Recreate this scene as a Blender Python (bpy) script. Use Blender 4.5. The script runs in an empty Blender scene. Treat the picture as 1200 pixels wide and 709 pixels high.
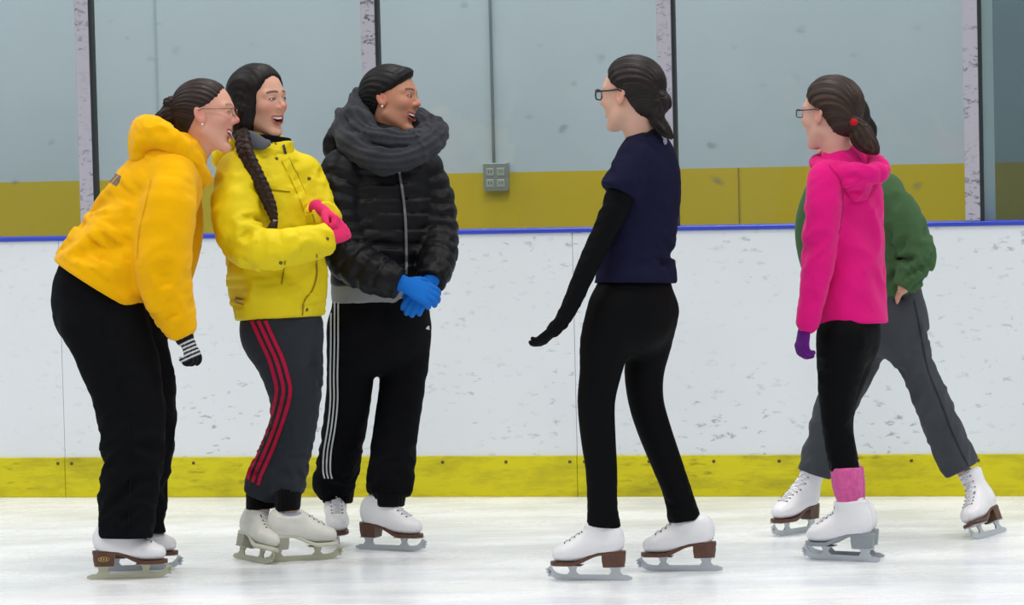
import bpy, math, random
import numpy as np
from mathutils import Matrix, Vector

# ------------------------------------------------------------------ camera, world, lights, exposure
scn = bpy.context.scene
C = scn.collection
FPX = 4200.0
CAM_H, PITCH, ROLL = 1.6155, 0.05694, -0.02414
_R0, _F0, _U0 = np.array([1., 0, 0]), np.array([0, math.cos(PITCH), -math.sin(PITCH)]), np.array([0, math.sin(PITCH), math.cos(PITCH)])
CR = math.cos(ROLL) * _R0 + math.sin(ROLL) * _U0
CU = -math.sin(ROLL) * _R0 + math.cos(ROLL) * _U0
CF = _F0
CPOS = np.array([0, 0, CAM_H])
cd = bpy.data.cameras.new('camera')
cam = bpy.data.objects.new('camera', cd)
C.objects.link(cam)
cd.sensor_width = 36.0
cd.lens = FPX / 1200.0 * 36.0
cd.clip_end = 200
m = Matrix.Identity(4)
for i in range(3):
    m[i][0], m[i][1], m[i][2], m[i][3] = CR[i], CU[i], -CF[i], CPOS[i]
cam.matrix_world = m
scn.camera = cam

w = bpy.data.worlds.new('rink_air')
scn.world = w
w.use_nodes = True
w.node_tree.nodes['Background'].inputs[0].default_value = (0.86, 0.93, 1.0, 1)
w.node_tree.nodes['Background'].inputs[1].default_value = 0.205


def lamp(x, y, z, sx, sy, power):
    ld = bpy.data.lights.new('rink_lamp', 'AREA')
    ld.shape = 'RECTANGLE'
    ld.size, ld.size_y = sx, sy
    ld.energy = power
    ld.color = (1.0, 0.97, 0.93)
    o = bpy.data.objects.new('rink_lamp', ld)
    o.location = (x, y, z)
    C.objects.link(o)


for lx in (-7.0, 0.0, 7.0):
    for ly in (4.5, 10.0, 14.5):
        lamp(lx, ly, 8.0, 2.6, 0.9, 212)

scn.view_settings.view_transform = 'Standard'
scn.view_settings.look = 'None'
scn.view_settings.gamma = 1.0
scn.view_settings.use_curve_mapping = False
scn.view_settings.exposure = 0.0


# ------------------------------------------------------------------ small helpers
def nrm(v):
    v = np.asarray(v, float)
    return v / max(np.linalg.norm(v), 1e-9)


def ray(px, py):
    return CF + (px - 600.0) / FPX * CR + (354.5 - py) / FPX * CU


def ground(px, py, z=0.0):
    r = ray(px, py)
    return CPOS + r * ((z - CAM_H) / r[2])


def tag(o, label=None, cat=None, group=None, kind=None):
    for k, v in (('label', label), ('category', cat), ('group', group), ('kind', kind)):
        if v:
            o[k] = v
    return o


def empty(name, loc=(0, 0, 0), rz=0.0):
    o = bpy.data.objects.new(name, None)
    o.location = loc
    o.rotation_euler = (0, 0, rz)
    o.empty_display_size = 0.1
    C.objects.link(o)
    return o


def mesh_obj(name, verts, faces, mat, parent=None, smooth=True, cols=None):
    """verts (n,3) array; faces list or (m,4)/(m,3) int array."""
    me = bpy.data.meshes.new(name)
    verts = np.asarray(verts, np.float32)
    if isinstance(faces, np.ndarray):
        k = faces.shape[1]
        me.vertices.add(len(verts))
        me.vertices.foreach_set('co', verts.ravel())
        me.loops.add(faces.size)
        me.loops.foreach_set('vertex_index', faces.astype(np.int32).ravel())
        me.polygons.add(len(faces))
        me.polygons.foreach_set('loop_start', np.arange(0, faces.size, k, dtype=np.int32))
        me.update(calc_edges=True)
        me.validate()
    else:
        me.from_pydata([tuple(v) for v in verts], [], [tuple(f) for f in faces])
        me.update()
    if smooth:
        me.polygons.foreach_set('use_smooth', np.ones(len(me.polygons), bool))
    if cols is not None:
        a = me.color_attributes.new('Col', 'FLOAT_COLOR', 'POINT')
        c4 = np.ones((len(verts), 4), np.float32)
        c4[:, :3] = cols
        a.data.foreach_set('color', c4.ravel())
    if mat is not None:
        for mm in (mat if isinstance(mat, (list, tuple)) else [mat]):
            me.materials.append(mm)
    o = bpy.data.objects.new(name, me)
    C.objects.link(o)
    if parent is not None:
        o.parent = parent
    return o


class MB:
    """collects boxes, prisms and tubes for ONE mesh"""
    def __init__(s):
        s.v, s.f = [], []

    def add(s, v, f):
        b = len(s.v)
        s.v += [tuple(p) for p in v]
        s.f += [tuple(i + b for i in q) for q in f]

    def box(s, lo, hi, bev=0.0):
        x0, y0, z0 = lo
        x1, y1, z1 = hi
        if bev <= 0:
            s.add([(x0, y0, z0), (x1, y0, z0), (x1, y1, z0), (x0, y1, z0), (x0, y0, z1), (x1, y0, z1), (x1, y1, z1), (x0, y1, z1)],
                  [(0, 3, 2, 1), (4, 5, 6, 7), (0, 1, 5, 4), (1, 2, 6, 5), (2, 3, 7, 6), (3, 0, 4, 7)])
        else:
            b = bev
            ring = [(x0 + b, y0), (x1 - b, y0), (x1, y0 + b), (x1, y1 - b), (x1 - b, y1), (x0 + b, y1), (x0, y1 - b), (x0, y0 + b)]
            cx, cy = (x0 + x1) / 2, (y0 + y1) / 2
            def sc(k): return [(cx + (px - cx) * (1 - k * 2 * b / max(x1 - x0, 1e-6)), cy + (py - cy) * (1 - k * 2 * b / max(y1 - y0, 1e-6))) for px, py in ring]
            L = [(sc(1), z0), (sc(0), z0 + b), (sc(0), z1 - b), (sc(1), z1)]
            v = [(px, py, z) for rr, z in L for px, py in rr]
            f = [tuple(range(7, -1, -1)), tuple(range(24, 32))]
            for k in range(3):
                for i in range(8):
                    j = (i + 1) % 8
                    f.append((k * 8 + i, k * 8 + j, k * 8 + 8 + j, k * 8 + 8 + i))
            s.add(v, f)

    def prism(s, poly, y0, y1):
        """polygon in (x,z) extruded along y"""
        n = len(poly)
        v = [(x, y0, z) for x, z in poly] + [(x, y1, z) for x, z in poly]
        f = [tuple(range(n)), tuple(range(2 * n - 1, n - 1, -1))]
        for i in range(n):
            j = (i + 1) % n
            f.append((i, i + n, j + n, j))
        s.add(v, f)

    def tube(s, pts, r, n=7, closed=False):
        pts = [np.asarray(p, float) for p in pts]
        k = len(pts)
        rr = r if hasattr(r, '__len__') else [r] * k
        v, f = [], []
        ref = None
        for i, p in enumerate(pts):
            a = pts[(i - 1) % k] if (closed or i > 0) else p
            b = pts[(i + 1) % k] if (closed or i < k - 1) else p
            t = nrm(b - a)
            if ref is None:
                ref = np.array([0, 0, 1.0]) if abs(t[2]) < 0.9 else np.array([1.0, 0, 0])
            u = nrm(ref - np.dot(ref, t) * t)
            ref = u
            q = np.cross(t, u)
            for j in range(n):
                an = 2 * math.pi * j / n
                v.append(p + rr[i] * (math.cos(an) * u + math.sin(an) * q))
        for i in range(k if closed else k - 1):
            for j in range(n):
                jj = (j + 1) % n
                i2 = (i + 1) % k
                f.append((i * n + j, i * n + jj, i2 * n + jj, i2 * n + j))
        if not closed:
            f.append(tuple(range(n - 1, -1, -1)))
            f.append(tuple(range((k - 1) * n, k * n)))
        s.add(v, f)

    def ball(s, c, r, n=8, m=6):
        rx, ry, rz = (r, r, r) if not hasattr(r, '__len__') else r
        v = [(c[0], c[1], c[2] + rz)]
        for i in range(1, m):
            th = math.pi * i / m
            for j in range(n):
                ph = 2 * math.pi * j / n
                v.append((c[0] + rx * math.sin(th) * math.cos(ph), c[1] + ry * math.sin(th) * math.sin(ph), c[2] + rz * math.cos(th)))
        v.append((c[0], c[1], c[2] - rz))
        f = [(0, 1 + j, 1 + (j + 1) % n) for j in range(n)]
        for i in range(m - 2):
            for j in range(n):
                jj = (j + 1) % n
                f.append((1 + i * n + j, 1 + (i + 1) * n + j, 1 + (i + 1) * n + jj, 1 + i * n + jj))
        L = len(v) - 1
        f += [(L, 1 + (m - 2) * n + (j + 1) % n, 1 + (m - 2) * n + j) for j in range(n)]
        s.add(v, f)

    def build(s, name, mat, parent=None, smooth=False, tf=None):
        v = np.array(s.v, float)
        if tf is not None:
            v = tf(v)
        return mesh_obj(name, v, s.f, mat, parent, smooth)


# ------------------------------------------------------------------ materials
def lin(c):
    return tuple(((x / 255.0) / 12.92 if x / 255.0 <= 0.04045 else ((x / 255.0 + 0.055) / 1.055) ** 2.4) for x in c)


MATS = {}


def fabric(name, rgb, rough=0.85, bump=0.25, scale=420.0, var=0.12, vscale=7.0, sheen=0.25, spec=0.08, col_attr=False, stretch=(1, 1, 1), bdist=0.002):
    if name in MATS:
        return MATS[name]
    mt = bpy.data.materials.new(name)
    mt.use_nodes = True
    nt = mt.node_tree
    b = nt.nodes['Principled BSDF']
    b.inputs['Roughness'].default_value = rough
    b.inputs['Specular IOR Level'].default_value = spec
    if sheen:
        b.inputs['Sheen Weight'].default_value = sheen * 0.25
        b.inputs['Sheen Roughness'].default_value = 0.5
    tc = nt.nodes.new('ShaderNodeTexCoord')
    mp = nt.nodes.new('ShaderNodeMapping')
    mp.inputs['Scale'].default_value = stretch
    nt.links.new(tc.outputs['Object'], mp.inputs[0])
    n1 = nt.nodes.new('ShaderNodeTexNoise')
    n1.inputs['Scale'].default_value = vscale
    n1.inputs['Detail'].default_value = 5
    nt.links.new(mp.outputs[0], n1.inputs['Vector'])
    mx = nt.nodes.new('ShaderNodeMix')
    mx.data_type = 'RGBA'
    mx.blend_type = 'MULTIPLY'
    mx.inputs[0].default_value = 1.0
    rp = nt.nodes.new('ShaderNodeValToRGB')
    rp.color_ramp.elements[0].position, rp.color_ramp.elements[1].position = 0.3, 0.7
    rp.color_ramp.elements[0].color = (1 - var, 1 - var, 1 - var, 1)
    rp.color_ramp.elements[1].color = (1 + var * .5, 1 + var * .5, 1 + var * .5, 1)
    nt.links.new(n1.outputs['Fac'], rp.inputs[0])
    nt.links.new(rp.outputs[0], mx.inputs[7])
    if col_attr:
        at = nt.nodes.new('ShaderNodeVertexColor')
        at.layer_name = 'Col'
        nt.links.new(at.outputs[0], mx.inputs[6])
    else:
        mx.inputs[6].default_value = (*lin(rgb), 1)
    nt.links.new(mx.outputs[2], b.inputs['Base Color'])
    if bump:
        n2 = nt.nodes.new('ShaderNodeTexNoise')
        n2.inputs['Scale'].default_value = scale
        n2.inputs['Detail'].default_value = 3
        nt.links.new(mp.outputs[0], n2.inputs['Vector'])
        bp = nt.nodes.new('ShaderNodeBump')
        bp.inputs['Strength'].default_value = bump
        bp.inputs['Distance'].default_value = bdist
        nt.links.new(n2.outputs['Fac'], bp.inputs['Height'])
        nt.links.new(bp.outputs[0], b.inputs['Normal'])
    MATS[name] = mt
    return mt


def plain(name, rgb, rough=0.5, metal=0.0, spec=0.5, var=0.06):
    mt = fabric(name, rgb, rough, 0.0, var=var, sheen=0.0, spec=spec)
    mt.node_tree.nodes['Principled BSDF'].inputs['Metallic'].default_value = metal
    return mt


def scuffed(name, rgb, dark, rough, amount, scale=14.0, stretch=(1, 1, 2.2), low=None, rgb_low=None, size=0.10, grime=0.0):
    """painted or plastic surface with small dark scuffs; optional second paint colour below object height LOW"""
    mt = bpy.data.materials.new(name)
    mt.use_nodes = True
    nt = mt.node_tree
    N = nt.nodes.new
    b = nt.nodes['Principled BSDF']
    b.inputs['Roughness'].default_value = rough
    b.inputs['Specular IOR Level'].default_value = 0.4
    tc = N('ShaderNodeTexCoord')
    mp = N('ShaderNodeMapping')
    mp.inputs['Scale'].default_value = stretch
    nt.links.new(tc.outputs['Object'], mp.inputs[0])
    wn = N('ShaderNodeTexNoise')
    wn.inputs['Scale'].default_value = scale * 1.3
    nt.links.new(mp.outputs[0], wn.inputs['Vector'])
    add = N('ShaderNodeMix')
    add.data_type = 'VECTOR'
    add.inputs[0].default_value = 0.10
    nt.links.new(mp.outputs[0], add.inputs[4])
    nt.links.new(wn.outputs['Color'], add.inputs[5])
    vo = N('ShaderNodeTexVoronoi')
    vo.inputs['Scale'].default_value = scale
    nt.links.new(add.outputs[1], vo.inputs['Vector'])
    sp = N('ShaderNodeMapRange')
    sp.inputs[1].default_value, sp.inputs[2].default_value = size * 0.4, size * 1.6
    sp.inputs[3].default_value, sp.inputs[4].default_value = 1.0, 0.0
    nt.links.new(vo.outputs['Distance'], sp.inputs[0])
    ns = N('ShaderNodeTexNoise')
    ns.inputs['Scale'].default_value = 2.2
    ns.inputs['Detail'].default_value = 3
    nt.links.new(tc.outputs['Object'], ns.inputs['Vector'])
    thr = N('ShaderNodeMapRange')
    thr.inputs[1].default_value, thr.inputs[2].default_value = 0.44, 0.62
    nt.links.new(ns.outputs['Fac'], thr.inputs[0])
    sep = N('ShaderNodeSeparateColor')
    nt.links.new(vo.outputs['Color'], sep.inputs[0])
    pick = N('ShaderNodeMath')
    pick.operation = 'LESS_THAN'
    nt.links.new(sep.outputs[0], pick.inputs[0])
    pick.inputs[1].default_value = 0.72
    m1 = N('ShaderNodeMath')
    m1.operation = 'MULTIPLY'
    nt.links.new(sp.outputs[0], m1.inputs[0])
    nt.links.new(pick.outputs[0], m1.inputs[1])
    m2 = N('ShaderNodeMath')
    m2.operation = 'MULTIPLY_ADD'
    nt.links.new(thr.outputs[0], m2.inputs[0])
    m2.inputs[1].default_value = 0.88
    m2.inputs[2].default_value = 0.12
    m3 = N('ShaderNodeMath')
    m3.operation = 'MULTIPLY'
    nt.links.new(m1.outputs[0], m3.inputs[0])
    nt.links.new(m2.outputs[0], m3.inputs[1])
    m4 = N('ShaderNodeMath')
    m4.operation = 'MULTIPLY'
    nt.links.new(m3.outputs[0], m4.inputs[0])
    m4.inputs[1].default_value = amount
    base = N('ShaderNodeMix')
    base.data_type = 'RGBA'
    base.inputs[6].default_value = (*lin(rgb), 1)
    base.inputs[7].default_value = (*lin(rgb_low or rgb), 1)
    base.inputs[0].default_value = 0.0
    if low is not None:
        sx = N('ShaderNodeSeparateXYZ')
        nt.links.new(tc.outputs['Object'], sx.inputs[0])
        lt = N('ShaderNodeMath')
        lt.operation = 'LESS_THAN'
        nt.links.new(sx.outputs[2], lt.inputs[0])
        lt.inputs[1].default_value = low
        nt.links.new(lt.outputs[0], base.inputs[0])
    gn = N('ShaderNodeTexNoise')
    gn.inputs['Scale'].default_value = 3.0
    gn.inputs['Detail'].default_value = 8
    gn.inputs['Roughness'].default_value = 0.7
    nt.links.new(mp.outputs[0], gn.inputs['Vector'])
    gr = N('ShaderNodeMapRange')
    gr.inputs[1].default_value, gr.inputs[2].default_value = 0.45, 0.75
    gr.inputs[3].default_value, gr.inputs[4].default_value = 0.0, grime
    nt.links.new(gn.outputs['Fac'], gr.inputs[0])
    mxg = N('ShaderNodeMix')
    mxg.data_type = 'RGBA'
    nt.links.new(gr.outputs[0], mxg.inputs[0])
    nt.links.new(base.outputs[2], mxg.inputs[6])
    mxg.inputs[7].default_value = (*lin(dark), 1)
    mx = N('ShaderNodeMix')
    mx.data_type = 'RGBA'
    nt.links.new(m4.outputs[0], mx.inputs[0])
    nt.links.new(mxg.outputs[2], mx.inputs[6])
    mx.inputs[7].default_value = (*lin(dark), 1)
    nt.links.new(mx.outputs[2], b.inputs['Base Color'])
    return mt


def glass_mat(name, tint=(0.93, 0.97, 0.97), refl=0.06, rough=0.02, haze=0.0, haze_col=(150, 165, 165)):
    mt = bpy.data.materials.new(name)
    mt.use_nodes = True
    nt = mt.node_tree
    for n in list(nt.nodes):
        nt.nodes.remove(n)
    N = nt.nodes.new
    out = N('ShaderNodeOutputMaterial')
    tr = N('ShaderNodeBsdfTransparent')
    tr.inputs[0].default_value = (*tint, 1)
    gl = N('ShaderNodeBsdfGlossy')
    gl.inputs['Roughness'].default_value = rough
    mx = N('ShaderNodeMixShader')
    mx.inputs[0].default_value = refl
    nt.links.new(tr.outputs[0], mx.inputs[1])
    nt.links.new(gl.outputs[0], mx.inputs[2])
    df = N('ShaderNodeBsdfDiffuse')
    df.inputs[0].default_value = (*lin(haze_col), 1)
    m2 = N('ShaderNodeMixShader')
    m2.inputs[0].default_value = haze
    nt.links.new(mx.outputs[0], m2.inputs[1])
    nt.links.new(df.outputs[0], m2.inputs[2])
    nt.links.new(m2.outputs[0], out.inputs[0])
    return mt


def ice_mat():
    mt = bpy.data.materials.new('rink_ice')
    mt.use_nodes = True
    nt = mt.node_tree
    N = nt.nodes.new
    b = nt.nodes['Principled BSDF']
    tc = N('ShaderNodeTexCoord')
    mp = N('ShaderNodeMapping')
    mp.inputs['Scale'].default_value = (0.9, 2.2, 1)
    mp.inputs['Rotation'].default_value = (0, 0, 0.25)
    nt.links.new(tc.outputs['Object'], mp.inputs[0])
    n1 = N('ShaderNodeTexNoise')
    n1.inputs['Scale'].default_value = 1.2
    n1.inputs['Detail'].default_value = 7
    n1.inputs['Roughness'].default_value = 0.65
    nt.links.new(mp.outputs[0], n1.inputs['Vector'])
    cr = N('ShaderNodeValToRGB')
    cr.color_ramp.elements[0].position, cr.color_ramp.elements[1].position = 0.36, 0.64
    cr.color_ramp.elements[0].color = (*lin((221, 228, 238)), 1)
    cr.color_ramp.elements[1].color = (*lin((238, 240, 240)), 1)
    nt.links.new(n1.outputs['Fac'], cr.inputs[0])
    nt.links.new(cr.outputs[0], b.inputs['Base Color'])
    rr = N('ShaderNodeMapRange')
    rr.inputs[1].default_value, rr.inputs[2].default_value = 0.35, 0.65
    rr.inputs[3].default_value, rr.inputs[4].default_value = 0.14, 0.36
    nt.links.new(n1.outputs['Fac'], rr.inputs[0])
    nt.links.new(rr.outputs[0], b.inputs['Roughness'])
    b.inputs['IOR'].default_value = 1.31
    b.inputs['Specular IOR Level'].default_value = 0.5
    # shallow skate scratches
    hs = []
    for rot, sc in ((0.35, 1.0), (-0.5, 0.8), (1.2, 0.7)):
        m2 = N('ShaderNodeMapping')
        m2.inputs['Rotation'].default_value = (0, 0, rot)
        m2.inputs['Scale'].default_value = (0.35 * sc, 16 * sc, 1)
        nt.links.new(tc.outputs['Object'], m2.inputs[0])
        n2 = N('ShaderNodeTexNoise')
        n2.inputs['Scale'].default_value = 2.0
        n2.inputs['Detail'].default_value = 4
        n2.inputs['Distortion'].default_value = 0.25
        nt.links.new(m2.outputs[0], n2.inputs['Vector'])
        hs.append(n2)
    a1 = N('ShaderNodeMath')
    nt.links.new(hs[0].outputs['Fac'], a1.inputs[0])
    nt.links.new(hs[1].outputs['Fac'], a1.inputs[1])
    a2 = N('ShaderNodeMath')
    nt.links.new(a1.outputs[0], a2.inputs[0])
    nt.links.new(hs[2].outputs['Fac'], a2.inputs[1])
    bp = N('ShaderNodeBump')
    bp.inputs['Strength'].default_value = 0.12
    bp.inputs['Distance'].default_value = 0.01
    nt.links.new(a2.outputs[0], bp.inputs['Height'])
    nt.links.new(bp.outputs[0], b.inputs['Normal'])
    return mt


# ------------------------------------------------------------------ the rink: ice, boards, glass, wall behind
YAW, DB = -0.20237, 14.4875
bm_ = MB()
bm_.box((-14, -3, -0.05), (14, 22, 0.0))
tag(bm_.build('floor', ice_mat()), 'white rink ice with faint skate marks', kind='structure')

cy_, sy_ = math.cos(YAW), math.sin(YAW)


def bu(px, py, back=0.0):
    """along-board coordinate u and height z where the pixel's ray meets the plane BACK metres behind the board face"""
    r = ray(px, py)
    n = np.array([-sy_, cy_, 0])
    p0 = np.array([0, DB, 0]) + n * back
    t = np.dot(p0 - CPOS, n) / np.dot(r, n)
    p = CPOS + r * t
    return np.dot(p - p0, [cy_, sy_, 0]), p[2]


boards = tag(empty('wall_boards', (0, DB, 0), YAW), 'white scuffed rink boards with yellow kick plate, blue cap and glass', kind='structure')
M_white = scuffed('board_plastic', (227, 233, 237), (112, 122, 132), 0.45, 0.6, 17.0, (1, 1, 2.2), size=0.20, grime=0.02)
M_kick = scuffed('kick_plate_plastic', (214, 204, 12), (120, 112, 24), 0.5, 0.6, 12.0, (1, 1, 3.6), size=0.22, grime=0.7)
M_cap = plain('blue_cap_plastic', (52, 72, 190), 0.4)
M_post = scuffed('post_paint', (176, 174, 186), (60, 66, 74), 0.5, 0.9, 26.0, (1, 1, 1.7), size=0.3)
M_gasket = plain('black_gasket', (26, 34, 38), 0.6)
M_screw = plain('screw_metal', (96, 90, 60), 0.45, 0.6)
ZCAP, ZK = 1.07, 0.166
s0, s1 = bu(77, 560)[0], bu(677, 560)[0]
pw = s1 - s0
for k in range(-4, 6):
    a, b = s0 + k * pw + 0.0008, s0 + (k + 1) * pw - 0.0008
    q = MB(); q.box((a, 0.0, ZK - 0.02), (b, 0.03, ZCAP), 0.0015)
    pn = q.build('board_panel', M_white, boards)
    q = MB(); q.box((a, -0.008, 0.0), (b, 0.03, ZK), 0.002)
    kp = q.build('kick_plate', M_kick, pn)
    q = MB()
    nsc = 9
    for i in range(nsc):
        x = a + 0.03 + (pw - 0.06) * i / (nsc - 1)
        q.box((x - 0.006, -0.012, ZK - 0.03), (x + 0.006, -0.007, ZK - 0.018), 0.002)
    tag(q.build('screw_heads', M_screw, pn), kind='stuff')
q = MB(); q.box((s0 - 4 * pw, 0.03, 0.0), (s0 + 6 * pw, 0.09, ZCAP))
q.build('board_core', plain('board_core_paint', (120, 122, 124), 0.8), boards)
q = MB(); q.box((s0 - 4 * pw, -0.012, ZCAP), (s0 + 6 * pw, 0.10, ZCAP + 0.018), 0.004)
q.build('cap_rail', M_cap, boards)
PU = [-1.75 + 1.216 * i for i in range(-6, 11)]
M_glass = glass_mat('rink_glass', (0.95, 0.975, 0.975), refl=0.03, haze=0.015, haze_col=(190, 205, 212))
for i, u in enumerate(PU):
    po = empty('support_post'); po.parent = boards
    q = MB(); q.box((u - 0.066, -0.004, ZCAP + 0.018), (u - 0.007, 0.05, 2.75), 0.003)
    q.build('post_bar', M_post, po)
    q = MB(); q.box((u - 0.007, 0.0, ZCAP + 0.018), (u + 0.006, 0.046, 2.75))
    q.build('gasket', M_gasket, po)
    if i < len(PU) - 1:
        q = MB(); q.box((u + 0.007, 0.022, ZCAP + 0.018), (PU[i + 1] - 0.067, 0.034, 2.72))
        q.build('glass_pane', M_glass, boards)
# smoked second sheet standing behind the last pane
ug = bu(1166, 200, 0.12)[0]
q = MB(); q.box((ug - 0.075, 0.118, ZCAP - 0.1), (ug, 0.135, 2.72))
gp = q.build('gate_stile', plain('stile_plastic', (158, 176, 178), 0.5), boards)
q = MB(); q.box((ug, 0.122, ZCAP - 0.1), (ug + 1.1, 0.13, 2.72))
q.build('smoked_pane', glass_mat('smoked_glass', (0.60, 0.66, 0.68), haze=0.06, haze_col=(90, 110, 115)), boards)

BACK = 1.25
zb = np.mean([bu(0, 213.3, BACK)[1], bu(1200, 190.5, BACK)[1]])
wall = tag(empty('wall_back', (-sy_ * BACK, DB + cy_ * BACK, 0), YAW), 'pale blue grey wall with a mustard yellow painted lower band', kind='structure')
M_wall = scuffed('wall_paint', (190, 204, 212), (92, 106, 112), 0.6, 0.6, 6.5, (1, 1, 1.6), low=float(zb), rgb_low=(206, 180, 12), size=0.12, grime=0.05)
q = MB(); q.box((-13, 0, 0), (13, 0.1, 5.0))
q.build('wall_sheet', M_wall, wall)
q = MB()
for px, py in ((183, 60),):
    u = bu(px, py, BACK)[0]
    q.box((u - 0.004, -0.004, 0), (u + 0.004, 0.0, 4.0))
q.build('seam_strip', plain('seam_paint', (170, 184, 192), 0.6), wall)
q = MB()
u = bu(866, 230, BACK)[0]
q.box((u - 0.003, -0.003, 0), (u + 0.003, 0.0, float(zb)))
q.build('seam_strip', plain('seam_ochre', (150, 126, 24), 0.6), wall)
# outlet box with conduit
ub, zc = bu(583, 207, BACK)
wp = np.array([-sy_ * BACK, DB + cy_ * BACK, 0]) + ub * np.array([cy_, sy_, 0])
ob = tag(empty('outlet_box', (wp[0], wp[1], zc), YAW), 'grey metal outlet box on the wall under a thin vertical conduit', 'outlet')
q = MB(); q.box((-0.055, -0.045, -0.062), (0.055, 0.0, 0.062), 0.004)
q.build('box', plain('outlet_metal', (138, 150, 152), 0.45, 0.3), ob)
M_dk = plain('socket_dark', (70, 76, 76), 0.6)
M_cover = plain('socket_cover', (158, 166, 160), 0.5)
for sx in (-0.024, 0.024):
    for sz in (-0.028, 0.022):
        q = MB(); q.box((sx - 0.018, -0.049, sz - 0.018), (sx + 0.018, -0.044, sz + 0.018), 0.003)
        cv = q.build('socket_cover', M_cover, ob)
        q = MB()
        for dx in (-0.007, 0.005):
            q.box((sx + dx, -0.051, sz - 0.004), (sx + dx + 0.003, -0.0485, sz + 0.008))
        q.build('socket_slots', M_dk, cv)
q = MB(); q.tube([(-0.012, -0.012, 0.06), (-0.012, -0.012, 2.2)], 0.007, 8)
q.build('conduit', plain('conduit_metal', (150, 162, 168), 0.4, 0.4), ob, True)


# ------------------------------------------------------------------ implicit surfaces (rounded volumes polygonised with surface nets)
def smin(a, b, k):
    h = np.clip(0.5 + 0.5 * (b - a) / k, 0, 1)
    return b + (a - b) * h - k * h * (1 - h)


def smax(a, b, k):
    return -smin(-a, -b, k)


def vnoise(P):
    """smooth wandering noise, about -1 to 1"""
    x, y, z = P[:, 0], P[:, 1], P[:, 2]
    a = np.sin(2.1 * x + 1.5 * np.sin(1.7 * y + 1.1) + .8 * z)
    b = np.sin(1.8 * y + 1.3 * np.sin(1.9 * z + 1.15 * x + .7))
    c = np.sin(2.3 * z + 1.4 * np.sin(1.6 * x + .4))
    return (a * b + b * c + c * a) / 1.7


def ell(P, c, r):
    q = P - np.asarray(c, float)
    r = np.asarray(r, float)
    k0 = np.sqrt(((q / r) ** 2).sum(1))
    k1 = np.sqrt(((q / (r * r)) ** 2).sum(1)) + 1e-12
    return np.where(k0 < 1e-6, -r.min(), k0 * (k0 - 1) / k1)


def cap(P, a, b, ra, rb):
    a, b = np.asarray(a, float), np.asarray(b, float)
    ba = b - a
    pa = P - a
    h = np.clip(pa @ ba / max(ba @ ba, 1e-12), 0, 1)
    return np.linalg.norm(pa - h[:, None] * ba, axis=1) - (ra + (rb - ra) * h)


def catmull(A, sub, closed=False):
    A = np.asarray(A, float)
    n = len(A)
    out = []
    rng = range(n if closed else n - 1)
    for i in rng:
        if closed:
            p0, p1, p2, p3 = A[(i - 1) % n], A[i], A[(i + 1) % n], A[(i + 2) % n]
        else:
            p0, p1, p2, p3 = A[max(i - 1, 0)], A[i], A[i + 1], A[min(i + 2, n - 1)]
        for k in range(sub):
            t = k / sub
            out.append(0.5 * (2 * p1 + (p2 - p0) * t + (2 * p0 - 5 * p1 + 4 * p2 - p3) * t * t + (3 * p1 - p0 - 3 * p2 + p3) * t ** 3))
    out.append(A[0] if closed else A[-1])
    return np.array(out)


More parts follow.
